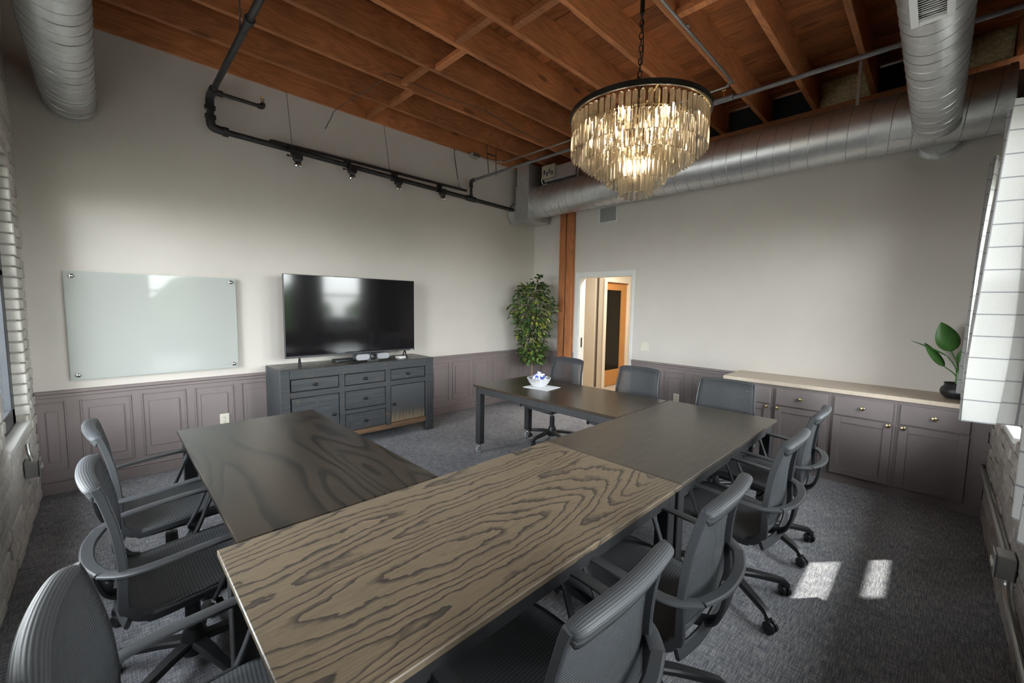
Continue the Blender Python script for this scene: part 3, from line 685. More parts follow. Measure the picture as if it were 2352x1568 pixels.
    MB().strip([(x, -0.205 - 0.02 * (1 - (x / .24) ** 2), 0.425 + 0.02 * (x / .24) ** 2) for x in [-0.235 + 0.47 * i / 10 for i in range(11)]], (0, 0.5, 1), 0.04, 0.016).build('rear_crossbar', 'graypl', t)
    # seat pan, mechanism, levers
    MB().grid(lambda u, v: ((2 * v - 1) * 0.215, 0.24 - 0.36 * u, 0.425 - 0.018 * (1 - (2 * v - 1) ** 2)), 8, 8).build('seat_pan', 'blackpl', t, solid=0.016)
    MB().box(-0.085, 0.085, -0.12, 0.12, 0.345, 0.405, 0.012, 2).build('mechanism', 'blackpl', t)
    for s, y in ((1, 0.05), (-1, -0.02)):
        MB().tube([(s * 0.08, y, 0.375), (s * 0.20, y + 0.01, 0.372)], 0.006, 8).box(min(s * .19, s * .245), max(s * .19, s * .245), y, y + 0.025, 0.366, 0.378, 0.003).build('lever', 'blackpl', t)
    MB().cyl((0, 0, 0.17), (0, 0, 0.30), 0.030, 0.027).build('gas_cover', 'blackpl', t)
    MB().cyl((0, 0, 0.29), (0, 0, 0.36), 0.015).build('gas_piston', 'chrome', t)
    MB().lathe([(0.030, 0.066), (0.048, 0.070), (0.052, 0.10), (0.045, 0.15), (0.034, 0.175), (0.030, 0.175)], seg=20).build('hub', 'blackpl', t)
    lm = []
    for k in range(5):
        a = PI / 2 + 2 * PI * k / 5 ; dx, dy = math.cos(a), math.sin(a)
        pts = [(dx * r, dy * r, z) for r, z in ((0.03, 0.118), (0.12, 0.112), (0.22, 0.098), (0.285, 0.086), (0.302, 0.070), (0.303, 0.052))]
        MB().strip(pts, (-dy, dx, 0), [0.056, 0.05, 0.04, 0.032, 0.028, 0.024], 0.030).build('base_leg', 'blackpl', t)
        b = a + 0.9 + 1.3 * k; ex, ey = math.cos(b), math.sin(b); w_ = MB(); c0 = Vector((dx * 0.303 - ey * 0.0 - ex * 0.012, dy * 0.303 - ey * 0.012, 0.029)); ax = Vector((-ey, ex, 0))
        for sg in (-1, 1):
            q0 = c0 + ax * (0.006 * sg); q1 = c0 + ax * (0.026 * sg)
            w_.tube([q0, q0 + (q1 - q0) * 0.15, q0 + (q1 - q0) * 0.7, q1], [0.026, 0.029, 0.029, 0.022], 18)
        w_.tube([c0 - ax * 0.006, c0 + ax * 0.006], 0.02, 12).build('caster', 'blackpl', t)
    return t
CH = chair_proto()
chairs = [
 (-4.448, -4.150, 0.01, 'office chair nearest the camera at the front edge of the light oak table'),
 (-3.772, -4.150, 0.03, 'second chair from the camera along the front edge, behind the oak table corner'),
 (-2.855, -4.165, 0.00, 'third chair from the camera along the front edge, beside the larger sun patch'),
 (-2.115, -4.150, 0.02, 'farthest chair along the front edge, closest to the mauve cabinets'),
 (-1.630, -1.840, PI / 2 - 0.04, 'mesh chair by the open doorway, behind the silver candy bowl'),
 (-1.640, -2.780, PI / 2, 'mesh chair below the light switch, at the outer side of the dark brown table'),
 (-1.715, -3.675, PI / 2 + 0.10, 'mesh chair at the end of the grey-brown table, before the pale counter end'),
 (-5.085, -2.010, -PI / 2 + 0.05, 'ribbed mesh chair on the left closest to the whiteboard wall'),
 (-5.080, -2.735, -PI / 2 + 0.02, 'ribbed mesh chair on the left, middle of the three by the brick wall'),
 (-5.120, -3.715, -PI / 2 - 0.06, 'ribbed mesh chair in the lower left corner at the end of the light oak table')]
for i, (x, y, rz, lab) in enumerate(chairs):
    c = CH if i == 0 else copy_tree(CH)
    c.location = (x, y, 0); c.rotation_euler = (0, 0, rz); c['label'] = lab
# ------------------------------------------------------------------ sideboard, television and what stands on it
sb = thing('sideboard', 'distressed black lacquer sideboard with drawers and doors under the television', 'sideboard', (-3.262, -0.27, 0))
X0, X1, YB, YFR, ZT = -4.125, -2.385, -0.035, -0.52, 0.913
bd = MB()
bd.box(X0 + .004, X1 - .004, YFR + 0.004, YB - .002, ZT - 0.045, ZT - 0.0035, 0.003)
for a, b_ in ((X0, X0 + 0.09), (X1 - 0.11, X1)): bd.box(a, b_, YFR, YFR + 0.06, 0.0, ZT - 0.003, 0.005); bd.box(a, b_, YB - 0.06, YB, 0.0, ZT - 0.003, 0.005)
bd.box(X0 + 0.0905, X1 - .1105, YFR + 0.0005, YFR + 0.03, 0.815, ZT - 0.003, 0.003)
for a, b_ in ((-3.556, -3.500), (-3.028, -2.967)): bd.box(a, b_, YFR, YFR + 0.03, 0.165, 0.815, 0.003)
bd.box(X0 + .0905, X1 - .1105, YFR + 0.0015, YFR + 0.029, 0.625, 0.683, 0.003); bd.box(-3.5, -3.03, YFR + 0.001, YFR + 0.03, 0.375, 0.418, 0.003)
bd.build('carcass', 'lacquer', sb, world=True)
MB().box(X0 + 0.02, X1 - .02, YFR + 0.03, YB - 0.01, 0.17, 0.87).build('inner_box', 'void', sb, world=True)
for x in (X0, X1 - 0.02):
    s_ = MB().box(x + 0.004, x + 0.016, YFR + 0.05, YB - 0.05, 0.19, 0.87); s_.box(x, x + 0.02, YFR + .05, YB - .05, 0.56, 0.60, 0.003); s_.build('side_panel', 'lacquer', sb, world=True)
MB().box(X0 + 0.005, X1 - 0.005, YFR + 0.008, YB - .003, ZT - 0.003, ZT, 0.001).build('top_panel', 'lactop', sb, world=True)
MB().box(X0 + 0.09, X1 - 0.11, YFR + 0.006, YFR + 0.03, 0.118, 0.178, 0.003).build('bottom_rail', 'rawrail', sb, world=True)
def front(nm, mat, x0, x1, z0, z1, kx, kz):
    g = 0.004
    p = MB().box(x0 + g, x1 - g, YFR + 0.008, YFR + 0.03, z0 + g, z1 - g, 0.003)
    o = p.build(nm, mat, sb, loc=None, world=True)
    MB().cyl((kx, YFR + 0.008, kz), (kx, YFR - 0.012, kz), 0.008, seg=10).sphere((kx, YFR - 0.018, kz), 0.018, 14, 8, (1, .75, 1)).build('knob', 'iron', o, world=True)
front('drawer', 'lacquer', -4.028, -3.558, 0.686, 0.81, -3.80, 0.748); front('drawer', 'lacquer', -3.498, -3.030, 0.686, 0.81, -3.272, 0.746)
front('drawer', 'lacquer', -2.964, -2.502, 0.686, 0.81, -2.743, 0.749); front('drawer', 'lacquer', -3.498, -3.030, 0.420, 0.622, -3.272, 0.526)
front('drawer', 'lacquer', -3.498, -3.030, 0.180, 0.372, -3.270, 0.275)
front('door', 'lacquer', -4.028, -3.558, 0.180, 0.622, -3.616, 0.405)
o_worn = None; front('door', 'worn', -2.964, -2.502, 0.180, 0.622, -2.928, 0.404)
tv = thing('television', 'large flat black television reflecting the windows, standing on the sideboard', 'television', (-3.25, -0.27, ZT))
TX0, TX1, TZ0, TZ1 = -3.998, -2.502, 0.992, 1.857
MB().box(TX0, TX1, -0.268, -0.235, TZ0, TZ1, 0.003).box(TX0 + .3, TX1 - .3, -0.236, -0.20, TZ0 + .02, 1.45, 0.006).build('housing', 'blackpl', tv, world=True, smooth=False)
MB().box(TX0 + 0.006, TX1 - 0.006, -0.2705, -0.2680, TZ0 + 0.022, TZ1 - 0.006).build('screen', 'screen', tv, world=True, smooth=False)
MB().box(TX0, TX1, -0.2715, -0.2668, TZ0, TZ0 + 0.018, 0.001).build('bottom_trim', 'graypl', tv, world=True, smooth=False)
MB().box(TX1 - 0.06, TX1 - 0.02, -0.2722, -0.2714, TZ0 + 0.006, TZ0 + 0.012).build('badge', 'grille', tv, world=True, smooth=False)
for x in (-3.86, -2.63):
    d = 0.03 if x < -3 else 0.045
    MB().tube([(x, -0.25, TZ0 + 0.005), (x - d, -0.385, ZT + 0.006)], 0.008, 8).tube([(x, -0.25, TZ0 + 0.005), (x + d, -0.13, ZT + 0.006)], 0.008, 8).build('stand_leg', 'blackpl', tv, world=True)
vc = thing('video_bar', 'grey speaker video bar with a round camera lens, under the television on the sideboard', 'camera', (-3.1, -0.40, ZT))
y_ = -0.40
b = MB(); rings = []
def pill(x0, x1, z0, z1, ya, yb, n=10):
    r = (z1 - z0) / 2; zc = (z0 + z1) / 2; P = []
    for i in range(n + 1): a = PI / 2 + PI * i / n; P.append((x0 + r + r * math.cos(a), zc + r * math.sin(a)))
    for i in range(n + 1): a = -PI / 2 + PI * i / n; P.append((x1 - r + r * math.cos(a), zc + r * math.sin(a)))
    return MB().loft([[(p, ya, q) for p, q in P], [(p, yb, q) for p, q in P]])
VX0, VX1 = -3.338, -2.928
pill(VX0, VX1, ZT + 0.020, ZT + 0.094, -0.43, -0.34).build('body', 'arm', vc, world=True)
pill(VX0 + 0.006, -3.175, ZT + 0.026, ZT + 0.088, -0.433, -0.43).build('speaker_grille', 'camgrey', vc, world=True)
pill(-3.088, VX1 - 0.006, ZT + 0.026, ZT + 0.088, -0.433, -0.43).build('speaker_grille', 'camgrey', vc, world=True)
MB().sphere((-3.131, -0.425, ZT + 0.058), 0.042, 20, 12).build('lens_ball', 'blackpl', vc, world=True)
MB().cyl((-3.131, -0.463, ZT + 0.056), (-3.131, -0.469, ZT + 0.056), 0.022, 0.018, 18).build('lens', 'screen', vc, world=True)
MB().box(-3.20, -3.06, -0.43, -0.33, ZT, ZT + 0.021, 0.004).build('foot', 'blackpl', vc, world=True)
pc = thing('mini_computer', 'small flat black box with cables behind the video bar', 'computer', (-3.42, -0.30, ZT))
MB().box(-3.50, -3.27, -0.30, -0.17, ZT, ZT + 0.030, 0.006).build('case', 'blackpl', pc, world=True)
for k in range(4):
    a = random.uniform(-.04, .04); MB().tube(smoothpath([(-3.42 + .05 * k, -0.30, ZT + 0.012), (-3.48 + .03 * k + a, -0.35, ZT + 0.006), (-3.40 + .02 * k, -0.38 + .01 * k, ZT + 0.006), (-3.30 + a, -0.36, ZT + 0.006), (-3.22 + .01 * k, -0.33, ZT + 0.01)], 5), 0.0045, 6).build('cable', 'rubber', pc, world=True)
rb = MB().box(-0.045, 0.045, -0.045, 0.045, 0, 0.026, 0.005, 2).build('white_box', 'white', loc=(-2.745, -0.355, ZT)); rb.rotation_euler = (0, 0, 0.25)
tag(rb, 'small flat white plastic box on the right end of the sideboard', 'box')
# glass writing board
gb = thing('glass_board', 'large frosted glass writing board held by four chrome standoffs on the left', 'whiteboard', (-4.94, -0.02, 0.917))
GX0, GX1, GZ0, GZ1 = -5.511, -4.365, 0.917, 1.790
MB().box(GX0, GX1, -0.030, -0.024, GZ0, GZ1, 0.001).build('glass', 'board', gb, world=True, smooth=False)
e_ = 0.004
MB().box(GX0 - e_, GX0, -0.0303, -0.0237, GZ0 - e_, GZ1 + e_).box(GX1, GX1 + e_, -0.0303, -0.0237, GZ0 - e_, GZ1 + e_).box(GX0, GX1, -0.0303, -0.0237, GZ0 - e_, GZ0).box(GX0, GX1, -0.0303, -0.0237, GZ1, GZ1 + e_).build('edge', 'boardedge', gb, world=True, smooth=False)
for x in (GX0 + 0.040, GX1 - 0.035):
    for z in (GZ0 + 0.035, GZ1 - 0.035):
        MB().cyl((x, 0.0, z), (x, -0.036, z), 0.008, seg=12).lathe([(0.001, 0), (0.014, 0), (0.014, 0.008), (0.010, 0.011), (0.001, 0.011)], seg=16) if False else None
        q = MB().cyl((x, -0.001, z), (x, -0.032, z), 0.009, seg=12).tube([(x, -0.030, z), (x, -0.042, z), (x, -0.046, z)], [0.016, 0.016, 0.010], 18); q.build('standoff', 'chrome', gb, world=True)
mk_ = MB()
for k in range(5): mk_.box(GX1 - 0.115 + 0.011 * k, GX1 - 0.107 + 0.011 * k, -0.0307, -0.0300, GZ0 + 0.030 + .001 * (k % 2), GZ0 + 0.037 + .001 * (k % 3))
mk_.build('printed_mark', 'boardmark', gb, world=True, smooth=False)
# ------------------------------------------------------------------ base cabinets and worktop
CXF, CZT = -0.540, 0.824
units = [(-3.345, -3.798, 'r'), (-3.798, -4.262, 'l'), (-4.262, -4.707, 'r'), (-4.707, -5.150, 'l')]
labs = ['mauve base cabinet at the doorway end of the counter, mostly behind the mesh chair', 'second mauve base cabinet from the doorway, behind the farthest front chair', 'third mauve base cabinet from the doorway, fully in view', 'mauve base cabinet below the potted plant, beside the brick wall']
for (y1, y0, hinge), lab in zip(units, labs):
    c = thing('base_cabinet', lab, 'cabinet', (-0.27, (y0 + y1) / 2, 0), group='mauve base cabinets under the pale counter')
    e = MB().box(CXF, -0.002, y0 + .0005, y1 - .0005, 0.075, CZT, 0.001); 
    if y0 == -5.150: e.box(CXF, -0.002, -5.225, y0 + .0005, 0.0, CZT, 0.001)
    e.build('body', 'mauve2', c, world=True, smooth=False)
    MB().box(CXF + 0.004, -0.002, (y0 if y0 > -5.1 else -5.22) + .0005, y1 - .0005, 0.0, 0.075).build('plinth', 'mauve2', c, world=True, smooth=False)
    a, b_ = y0 + 0.022, y1 - 0.022
    d = MB().box(CXF - 0.018, CXF, a, b_, 0.630, 0.797, 0.003).build('drawer', 'mauve2', c, world=True, smooth=False)
    def knob(y, z, par):
        MB().tube([(CXF - 0.018, y, z), (CXF - 0.028, y, z)], 0.006, 10).tube([(CXF - 0.028, y, z), (CXF - 0.031, y, z), (CXF - 0.038, y, z), (CXF - 0.041, y, z)], [0.012, 0.017, 0.017, 0.012], 18).build('knob', 'brass', par, world=True)
    knob((a + b_) / 2, 0.715, d)
    z0, z1 = 0.086, 0.618; f = 0.055
    dm = MB()
    for q in ((a, a + f, z0, z1), (b_ - f, b_, z0, z1), (a + f, b_ - f, z0, z0 + f), (a + f, b_ - f, z1 - f, z1)): dm.box(CXF - 0.018, CXF, q[0], q[1], q[2], q[3], 0.002)
    dm.box(CXF - 0.008, CXF, a + f - .002, b_ - f + .002, z0 + f - .002, z1 - f + .002)
    dd = dm.build('door', 'mauve2', c, world=True, smooth=False)
    knob(a + 0.025 if hinge == 'r' else b_ - 0.025, 0.600, dd)
wt = MB().box(-0.018, 0.018, -0.955, 0.955, 0, 0, 0) if False else None
ct = thing('worktop', 'pale wood-look worktop running over the mauve cabinets', 'countertop', (-0.27, -4.275, CZT))
MB().box(-0.566, -0.002, -5.228, -3.323, CZT + 0.0005, 0.8617, 0.003).build('slab', 'counter', ct, world=True, smooth=False)
for o in ct.children: o.rotation_euler = (0, 0, 0)
# ------------------------------------------------------------------ plants
def leaf_mesh(mb, base, direction, normal, ln, wd, droop=0.2, n=8, fold=0.25):
    d = Vector(direction).normalized(); nn = Vector(normal); nn = (nn - d * nn.dot(d)).normalized(); s = d.cross(nn)
    V = []
    for i in range(n + 1):
        t = i / n; wv = wd * math.sin(PI * min(1, t ** 0.75 * 1.0)) ** 0.8 if 0 < t < 1 else 0.0005
        p = Vector(base) + d * (ln * t) - Vector((0, 0, 1)) * (droop * ln * t * t)
        V.append([mb.b.verts.new(p + s * (wv * k) + nn * (abs(k) * fold * wv)) for k in (-0.5, 0, 0.5)])
    for i in range(n):
        for j in range(2): mb.b.faces.new((V[i][j], V[i + 1][j], V[i + 1][j + 1], V[i][j + 1]))
pp = thing('potted_plant', 'broad-leaved green plant in a squat black pot on the counter', 'plant', (-0.27, -5.045, 0.862))
ptp = [(0.005, 0.001), (0.066, 0.001), (0.092, 0.024), (0.102, 0.052), (0.097, 0.082), (0.080, 0.104), (0.077, 0.114), (0.084, 0.128), (0.078, 0.128), (0.071, 0.114), (0.071, 0.100), (0.005, 0.100)]
MB().lathe(ptp, seg=32).build('pot', 'pot', pp)
MB().lathe([(0.002, 0.104), (0.070, 0.104), (0.070, 0.100), (0.002, 0.100)], seg=24).build('soil', 'soil', pp)
# leaves: (stem tip, leaf direction, normal, length, width, droop)
LV = [((-0.01, 0.055, 0.385), (-0.03, 0.075, 0.235), (-1, -0.2, 0.1), 0.26, 0.150, 0.0),
      ((-0.02, 0.075, 0.345), (-0.03, 0.235, 0.135), (0.25, -0.5, 0.9), 0.27, 0.080, 0.05),
      ((0.0, 0.085, 0.255), (-0.04, 0.13, 0.185), (0.9, 0.5, 0.1), 0.24, 0.066, -0.02),
      ((0.01, 0.015, 0.30), (0.02, -0.11, 0.17), (-0.7, 0.3, 0.5), 0.21, 0.10, 0.1),
      ((0.03, -0.035, 0.26), (0.05, -0.13, 0.06), (-0.4, 0.2, 0.9), 0.18, 0.10, 0.3)]
for tip, d, nn, ln, wd, dr in LV:
    b0 = (random.uniform(-.012, .012), random.uniform(-.012, .012), 0.10)
    mid = (tip[0] * .3, tip[1] * .25, (0.1 + tip[2]) * .55)
    MB().tube(smoothpath([b0, mid, tip], 6), 0.0042, 7).build('stem', 'banana', pp)
    lm = MB(); leaf_mesh(lm, tip, d, nn, ln, wd, dr, 10, 0.12); lf = lm.build('leaf', 'banana', pp, solid=0.0012)
MB().tube([(0, 0, 0.10), (0.002, 0.004, 0.20), (0.004, 0.008, 0.24)], [0.017, 0.013, 0.007], 10).build('sheath', 'banana', pp)
# ficus
FX, FY = -0.44, -0.40
fc = thing('potted_ficus', 'tall artificial ficus tree with green and lime leaves in the corner', 'plant', (FX, FY, 0))
MB().lathe([(0.005, 0.0), (0.115, 0.0), (0.145, 0.10), (0.155, 0.24), (0.146, 0.24), (0.138, 0.22), (0.005, 0.22)], seg=24).build('pot', 'pot', fc)
MB().tube(smoothpath([(0, 0, 0.2), (0.01, 0.005, 0.6), (-0.015, 0.0, 1.0), (0.01, -0.01, 1.4), (0.0, 0.0, 1.85)], 6), [0.016 - 0.0004 * i for i in range(25)], 8).build('trunk', 'bark', fc)
rv = Vector((RC[0][0], RC[0][1], 0)).normalized(); fv = Vector((-rv.y, rv.x, 0))
def crown(z):
    P = [(0.62, 0.05), (0.70, 0.17), (0.85, 0.17), (1.05, 0.19), (1.25, 0.215), (1.45, 0.29), (1.60, 0.30), (1.72, 0.25), (1.85, 0.17), (1.97, 0.12), (2.09, 0.05)]
    for (a, r0), (b_, r1) in zip(P, P[1:]):
        if a <= z <= b_: return r0 + (r1 - r0) * (z - a) / (b_ - a)
    return 0.05
_c0 = crown
def crown(z): return 1.3 * _c0(z)
br = MB(); tips = []
for k in range(46):
    z = random.uniform(0.78, 1.8); a = random.uniform(0, 2 * PI); R_ = crown(min(z + 0.15, 2.05)) * random.uniform(0.6, 1.0)
    e = Vector((R_ * math.cos(a), R_ * math.sin(a), z + random.uniform(0.05, 0.22)))
    e.x = min(e.x, 0.36); e.y = min(e.y, 0.32)
    br.tube(smoothpath([(0, 0, z - 0.12), (e.x * .45, e.y * .45, z + 0.02), tuple(e)], 4), 0.0035, 5)
br.tube(smoothpath([(0, 0, 1.75), (0.02, -0.01, 1.9), (0.075, -0.055, 2.06)], 4), 0.003, 5)
br.tube(smoothpath([(0, 0, 1.55), (0.10, -0.10, 1.58), (0.215, -0.215, 1.60)], 4), 0.0035, 5)
br.build('branches', 'bark', fc)
lm = MB(); leaf_mesh(lm, (0, 0, 0), (1, 0, 0), (0, 0, 1), 0.080, 0.042, 0.15, 4, 0.2); lp = lm.build('leaf', 'leaf', fc)
lm = MB(); leaf_mesh(lm, (0, 0, 0), (1, 0, 0), (0, 0, 1), 0.074, 0.038, 0.15, 4, 0.2); lp2 = lm.build('leaf', 'leaf2', fc)
used = {0: False, 1: False}; stm = [MB(), MB()]; nleaf = 0; tot = 1700
cand = []
for k in range(tot):
    if k < 34: # wispy top and the side spray
        t = random.random(); p = Vector((0.075 * t + random.uniform(-.06, .05), -0.055 * t + random.uniform(-.05, .05), 1.86 + 0.24 * t)) if k < 20 else Vector((0.215 * (0.75 + .3 * t), -0.215 * (0.75 + .3 * t), 1.58 + random.uniform(-.05, .06))) + Vector((random.uniform(-.04, .04), random.uniform(-.04, .04), 0))
    else:
        z = random.uniform(0.66, 1.93); a = random.uniform(0, 2 * PI); r = crown(z) * math.sqrt(random.random()) * random.uniform(0.85, 1.06)
        p = Vector((r * math.cos(a), r * math.sin(a), z))
    p.x = min(p.x, 0.345); p.y = min(p.y, 0.305)
    cand.append(p)
viewdir = Vector((CP[0] - FX, CP[1] - FY, 0)).normalized()
cand.sort(key=lambda p: -(p.x * viewdir.x + p.y * viewdir.y))
for p in cand:
    a = math.atan2(p.y, p.x) + random.uniform(-1.0, 1.0); el = random.uniform(-0.9, 0.35)
    lime = 1 if random.random() < 0.17 + 0.2 * (math.hypot(p.x, p.y) > 0.2) else 0
    rot = Matrix.Rotation(a, 4, 'Z') @ Matrix.Rotation(-el, 4, 'Y') @ Matrix.Rotation(random.uniform(-.8, .8), 4, 'X'); sc = random.uniform(0.75, 1.15)
    if nleaf < 296:
        src = (lp, lp2)[lime]
        if not used[lime]: o = src; used[lime] = True
        else: o = inst(src, fc)
        o.location = p; o.rotation_euler = rot.to_euler(); o.scale = (sc, sc, sc); nleaf += 1
    else:
        me = (lp, lp2)[lime].data; T = Matrix.Translation(p) @ rot @ Matrix.Scale(sc, 4)
        vs = [stm[lime].b.verts.new(T @ v.co) for v in me.vertices]
        for f in me.polygons: stm[lime].b.faces.new([vs[i] for i in f.vertices])
stm[0].build('foliage', 'leaf', fc, kind='stuff'); stm[1].build('foliage', 'leaf2', fc, kind='stuff')
# ------------------------------------------------------------------ candy bowl on its napkin
nk = thing('paper_napkin', 'folded white paper napkin under the silver bowl', 'napkin', (-2.105, -2.085, TH), 0.12)
MB().box(-0.125, 0.125, -0.15, 0.15, 0.0005, 0.004, 0.001).build('sheet', 'napkin', nk, smooth=False)
bw = MB().lathe([(0.002, 0.0), (0.060, 0.0), (0.068, 0.006), (0.100, 0.042), (0.124, 0.092), (0.1225, 0.0935), (0.097, 0.045), (0.064, 0.011), (0.002, 0.009)], seg=96, fn=lambda a, z: 1 + (0.075 * abs(math.cos(a * 8)) - 0.05) * min(1, z / 0.05))
bowl = bw.build('bowl', 'silver', loc=(-2.105, -2.045, TH + 0.0045), angle=60); tag(bowl, 'fluted silver bowl heaped with wrapped candy on the dark brown table', 'bowl')
def candy(mat):
    q = MB().sphere((0, 0, 0), 0.0125, 8, 6, (1.25, 1, 0.8))
    for s in (-1, 1): q.tube([(s * 0.012, 0, 0), (s * 0.018, 0, 0.001), (s * 0.030, 0.002, 0.003)], [0.003, 0.0045, 0.011], 7)
    return q.build('wrapped_candy', mat)
cp = {k: candy(k) for k in ('candywhite', 'candyblue', 'candydark')}; cu = set()
pos = []
for k in range(56):
    for _ in range(60):
        layer = k / 56; r = (0.074 + 0.03 * min(1, 4 * layer)) * (1 - 0.82 * layer) * math.sqrt(random.random()); a = random.uniform(0, 2 * PI)
        p = Vector((r * math.cos(a), r * math.sin(a), 0.060 + 0.066 * layer + random.uniform(-.003, .004)))
        if all((p - q).length > 0.0155 for q in pos): break
    pos.append(p)
for i, p in enumerate(pos):
    kd = 'candyblue' if i % 3 == 1 else 'candywhite'
    if p.x > 0.050 and p.y < -0.01: kd = 'candydark'
    o = cp[kd] if kd not in cu else inst(cp[kd]); cu.add(kd)
    o.location = Vector((-2.105, -2.045, TH + 0.0045)) + p; o.rotation_euler = (random.uniform(-.5, .5), random.uniform(-.9, .9) if i < 50 else random.uniform(1.0, 1.5), random.uniform(0, 6))
    if kd == 'candydark': tag(o, 'dark twist-wrapped candy at the edge of the silver bowl', 'candy', 'dark candies in the silver bowl')
    elif kd == 'candyblue': tag(o, 'blue twist-wrapped candy in the silver bowl', 'candy', 'blue candies in the silver bowl')
    else: tag(o, 'white twist-wrapped candy in the silver bowl', 'candy', 'white candies in the silver bowl')
if 'candydark' not in cu: bpy.data.objects.remove(cp['candydark'])
# ------------------------------------------------------------------ plates, vents, boxes
def plate(name, label, cat, loc, rz, kind):
    t = thing(name, label, cat, loc, rz)
    wd = 0.115 if kind == 'switch' else 0.078
    MB().box(-wd / 2, wd / 2, -0.007, 0, -0.06, 0.06, 0.003).build('cover_plate', 'ivory', t)
    if kind == 'switch':
        for x in (-0.023, 0.023): MB().box(x - 0.017, x + 0.017, -0.011, -0.006, -0.034, 0.034, 0.002).build('rocker', 'ivory', t)
        MB().sphere((-0.023, -0.010, -0.012), 0.006, 10, 6).build('pilot_light', 'white', t)
    else:
        for z in (-0.021, 0.021):
            f = MB().tube([(0, -0.006, z), (0, -0.0095, z)], 0.0165, 18).build('socket', 'ivory', t)
            MB().box(-0.008, -0.005, -0.0102, -0.0094, z - 0.002, z + 0.009).box(0.005, 0.008, -0.0102, -0.0094, z - 0.002, z + 0.008).cyl((0, -0.0094, z - 0.009), (0, -0.0102, z - 0.009), 0.003, seg=8).build('slots', 'void', f, smooth=False)
    return t
plate('light_switch', 'ivory double light switch plate right of the doorway', 'light switch', (-0.0005, -2.103, 1.038), -PI / 2, 'switch')
plate('wall_outlet', 'ivory outlet on the mauve panelling behind the near-black table', 'outlet', (-4.497, -0.0255, 0.404), 0, 'outlet')
plate('wall_outlet', 'ivory outlet on the mauve panelling between two chair backs at right', 'outlet', (-0.0255, -2.590, 0.403), -PI / 2, 'outlet')
vt = thing('wall_vent', 'white louvred air vent on the wall under the big duct', 'vent', (-0.001, -1.445, 2.91), -PI / 2)
fr = MB()
for q in ((-0.165, -0.135, -0.13, 0.13), (0.135, 0.165, -0.13, 0.13), (-0.135, 0.135, -0.13, -0.10), (-0.135, 0.135, 0.10, 0.13)): fr.box(q[0], q[1], -0.012, 0, q[2], q[3], 0.002)
fr.build('frame', 'grille', vt, smooth=False); MB().box(-0.135, 0.135, -0.002, 0, -0.10, 0.10).build('backing', 'ventgap', vt, smooth=False)
sl = None
for k in range(13):
    z = -0.093 + k * 0.0155
    if sl is None: sl = MB().hexa([(-0.135, -0.010, -0.004), (0.135, -0.010, -0.004), (0.135, -0.002, 0.003), (-0.135, -0.002, 0.003), (-0.135, -0.010, -0.002), (0.135, -0.010, -0.002), (0.135, -0.002, 0.005), (-0.135, -0.002, 0.005)]).build('louvre', 'grille', vt, smooth=False); o = sl
    else: o = inst(sl, vt)
    o.location = (0, 0, z)
def jbox(label, loc, rz, cond):
    t = thing('outlet_box', label, 'outlet box', loc, rz)
    MB().box(-0.055, 0.055, -0.062, 0, -0.055, 0.055, 0.005).build('box', 'conduit', t)
    MB().box(-0.058, 0.058, -0.070, -0.062, -0.058, 0.058, 0.004).build('cover', 'steel', t)
    for x in (-0.024, 0.024): MB().tube([(x, -0.069, 0), (x, -0.075, 0)], 0.0165, 16).build('socket', 'ivory', t)
    MB().tube(smoothpath(cond, 5), 0.011, 10).build('conduit', 'conduit', t)
    return t
jbox('steel surface outlet box on the white brick wall at lower left', (XL + 0.005, -0.755, 0.452), PI / 2, [(0.055, -0.03, 0.02), (0.075, -0.025, 0.05), (0.085, -0.014, 0.12), (0.085, -0.014, 0.20)] if False else [(0.0, -0.03, 0.055), (0.0, -0.02, 0.10), (0.02, -0.014, 0.16)])
jbox('steel surface outlet box on the grey brick wall at lower right', (-2.285, YF + 0.006, 0.385), PI, [(-0.055, -0.03, 0.0), (-0.10, -0.022, 0.0), (-0.3, -0.022, 0.012), (-0.9, -0.022, 0.02), (-1.74, -0.022, 0.028)])
cb = thing('wall_conduit', 'grey conduit curving down the brick wall from the outlet box at lower right', 'conduit', (-2.35, YF + 0.03, 0.30))
MB().tube(smoothpath([(-2.32, YF + 0.03, 0.328), (-2.34, YF + 0.03, 0.29), (-2.45, YF + 0.025, 0.24), (-2.8, YF + 0.022, 0.22), (-3.4, YF + 0.022, 0.21)], 6), 0.012, 10).build('tube', 'conduit', cb, world=True)
# ------------------------------------------------------------------ ducts
def duct_tube(name, label, axis, c, r, a0, a1, pitch, loc, seg=48):
    t = thing(name, label, 'duct', loc)
    P = (lambda s, ang, rr: (s, c[0] + rr * math.cos(ang), c[1] + rr * math.sin(ang))) if axis == 'x' else (lambda s, ang, rr: (c[0] + rr * math.cos(ang), s, c[1] + rr * math.sin(ang)))
    mb = MB(); mb.loft([[P(a0, 2 * PI * j / seg, r) for j in range(seg)], [P(a1, 2 * PI * j / seg, r) for j in range(seg)]]); mb.build('tube', 'duct', t, world=True)
    turns = (a1 - a0) / pitch; n = int(turns * 32)
    MB().tube([P(a0 + (a1 - a0) * i / n, 2 * PI * turns * i / n, r + 0.0005) for i in range(n + 1)], 0.0032, 5).build('spiral_seam', 'seam', t, world=True)
    return t, P
md_, P = duct_tube('main_duct', 'large galvanised spiral duct running along the top of the doorway wall', 'y', (-0.352, 3.178), 0.236, -5.15, -0.40, 0.142, (-0.352, -2.8, 2.94))
for y, rr in ((-5.145, 0.242), (-2.95, 0.2385), (-4.05, 0.2385), (-0.42, 0.241)):
    MB().loft([[P(y - 0.018, 2 * PI * j / 48, rr) for j in range(48)], [P(y + 0.018, 2 * PI * j / 48, rr) for j in range(48)]]).build('collar', 'duct', md_, world=True)
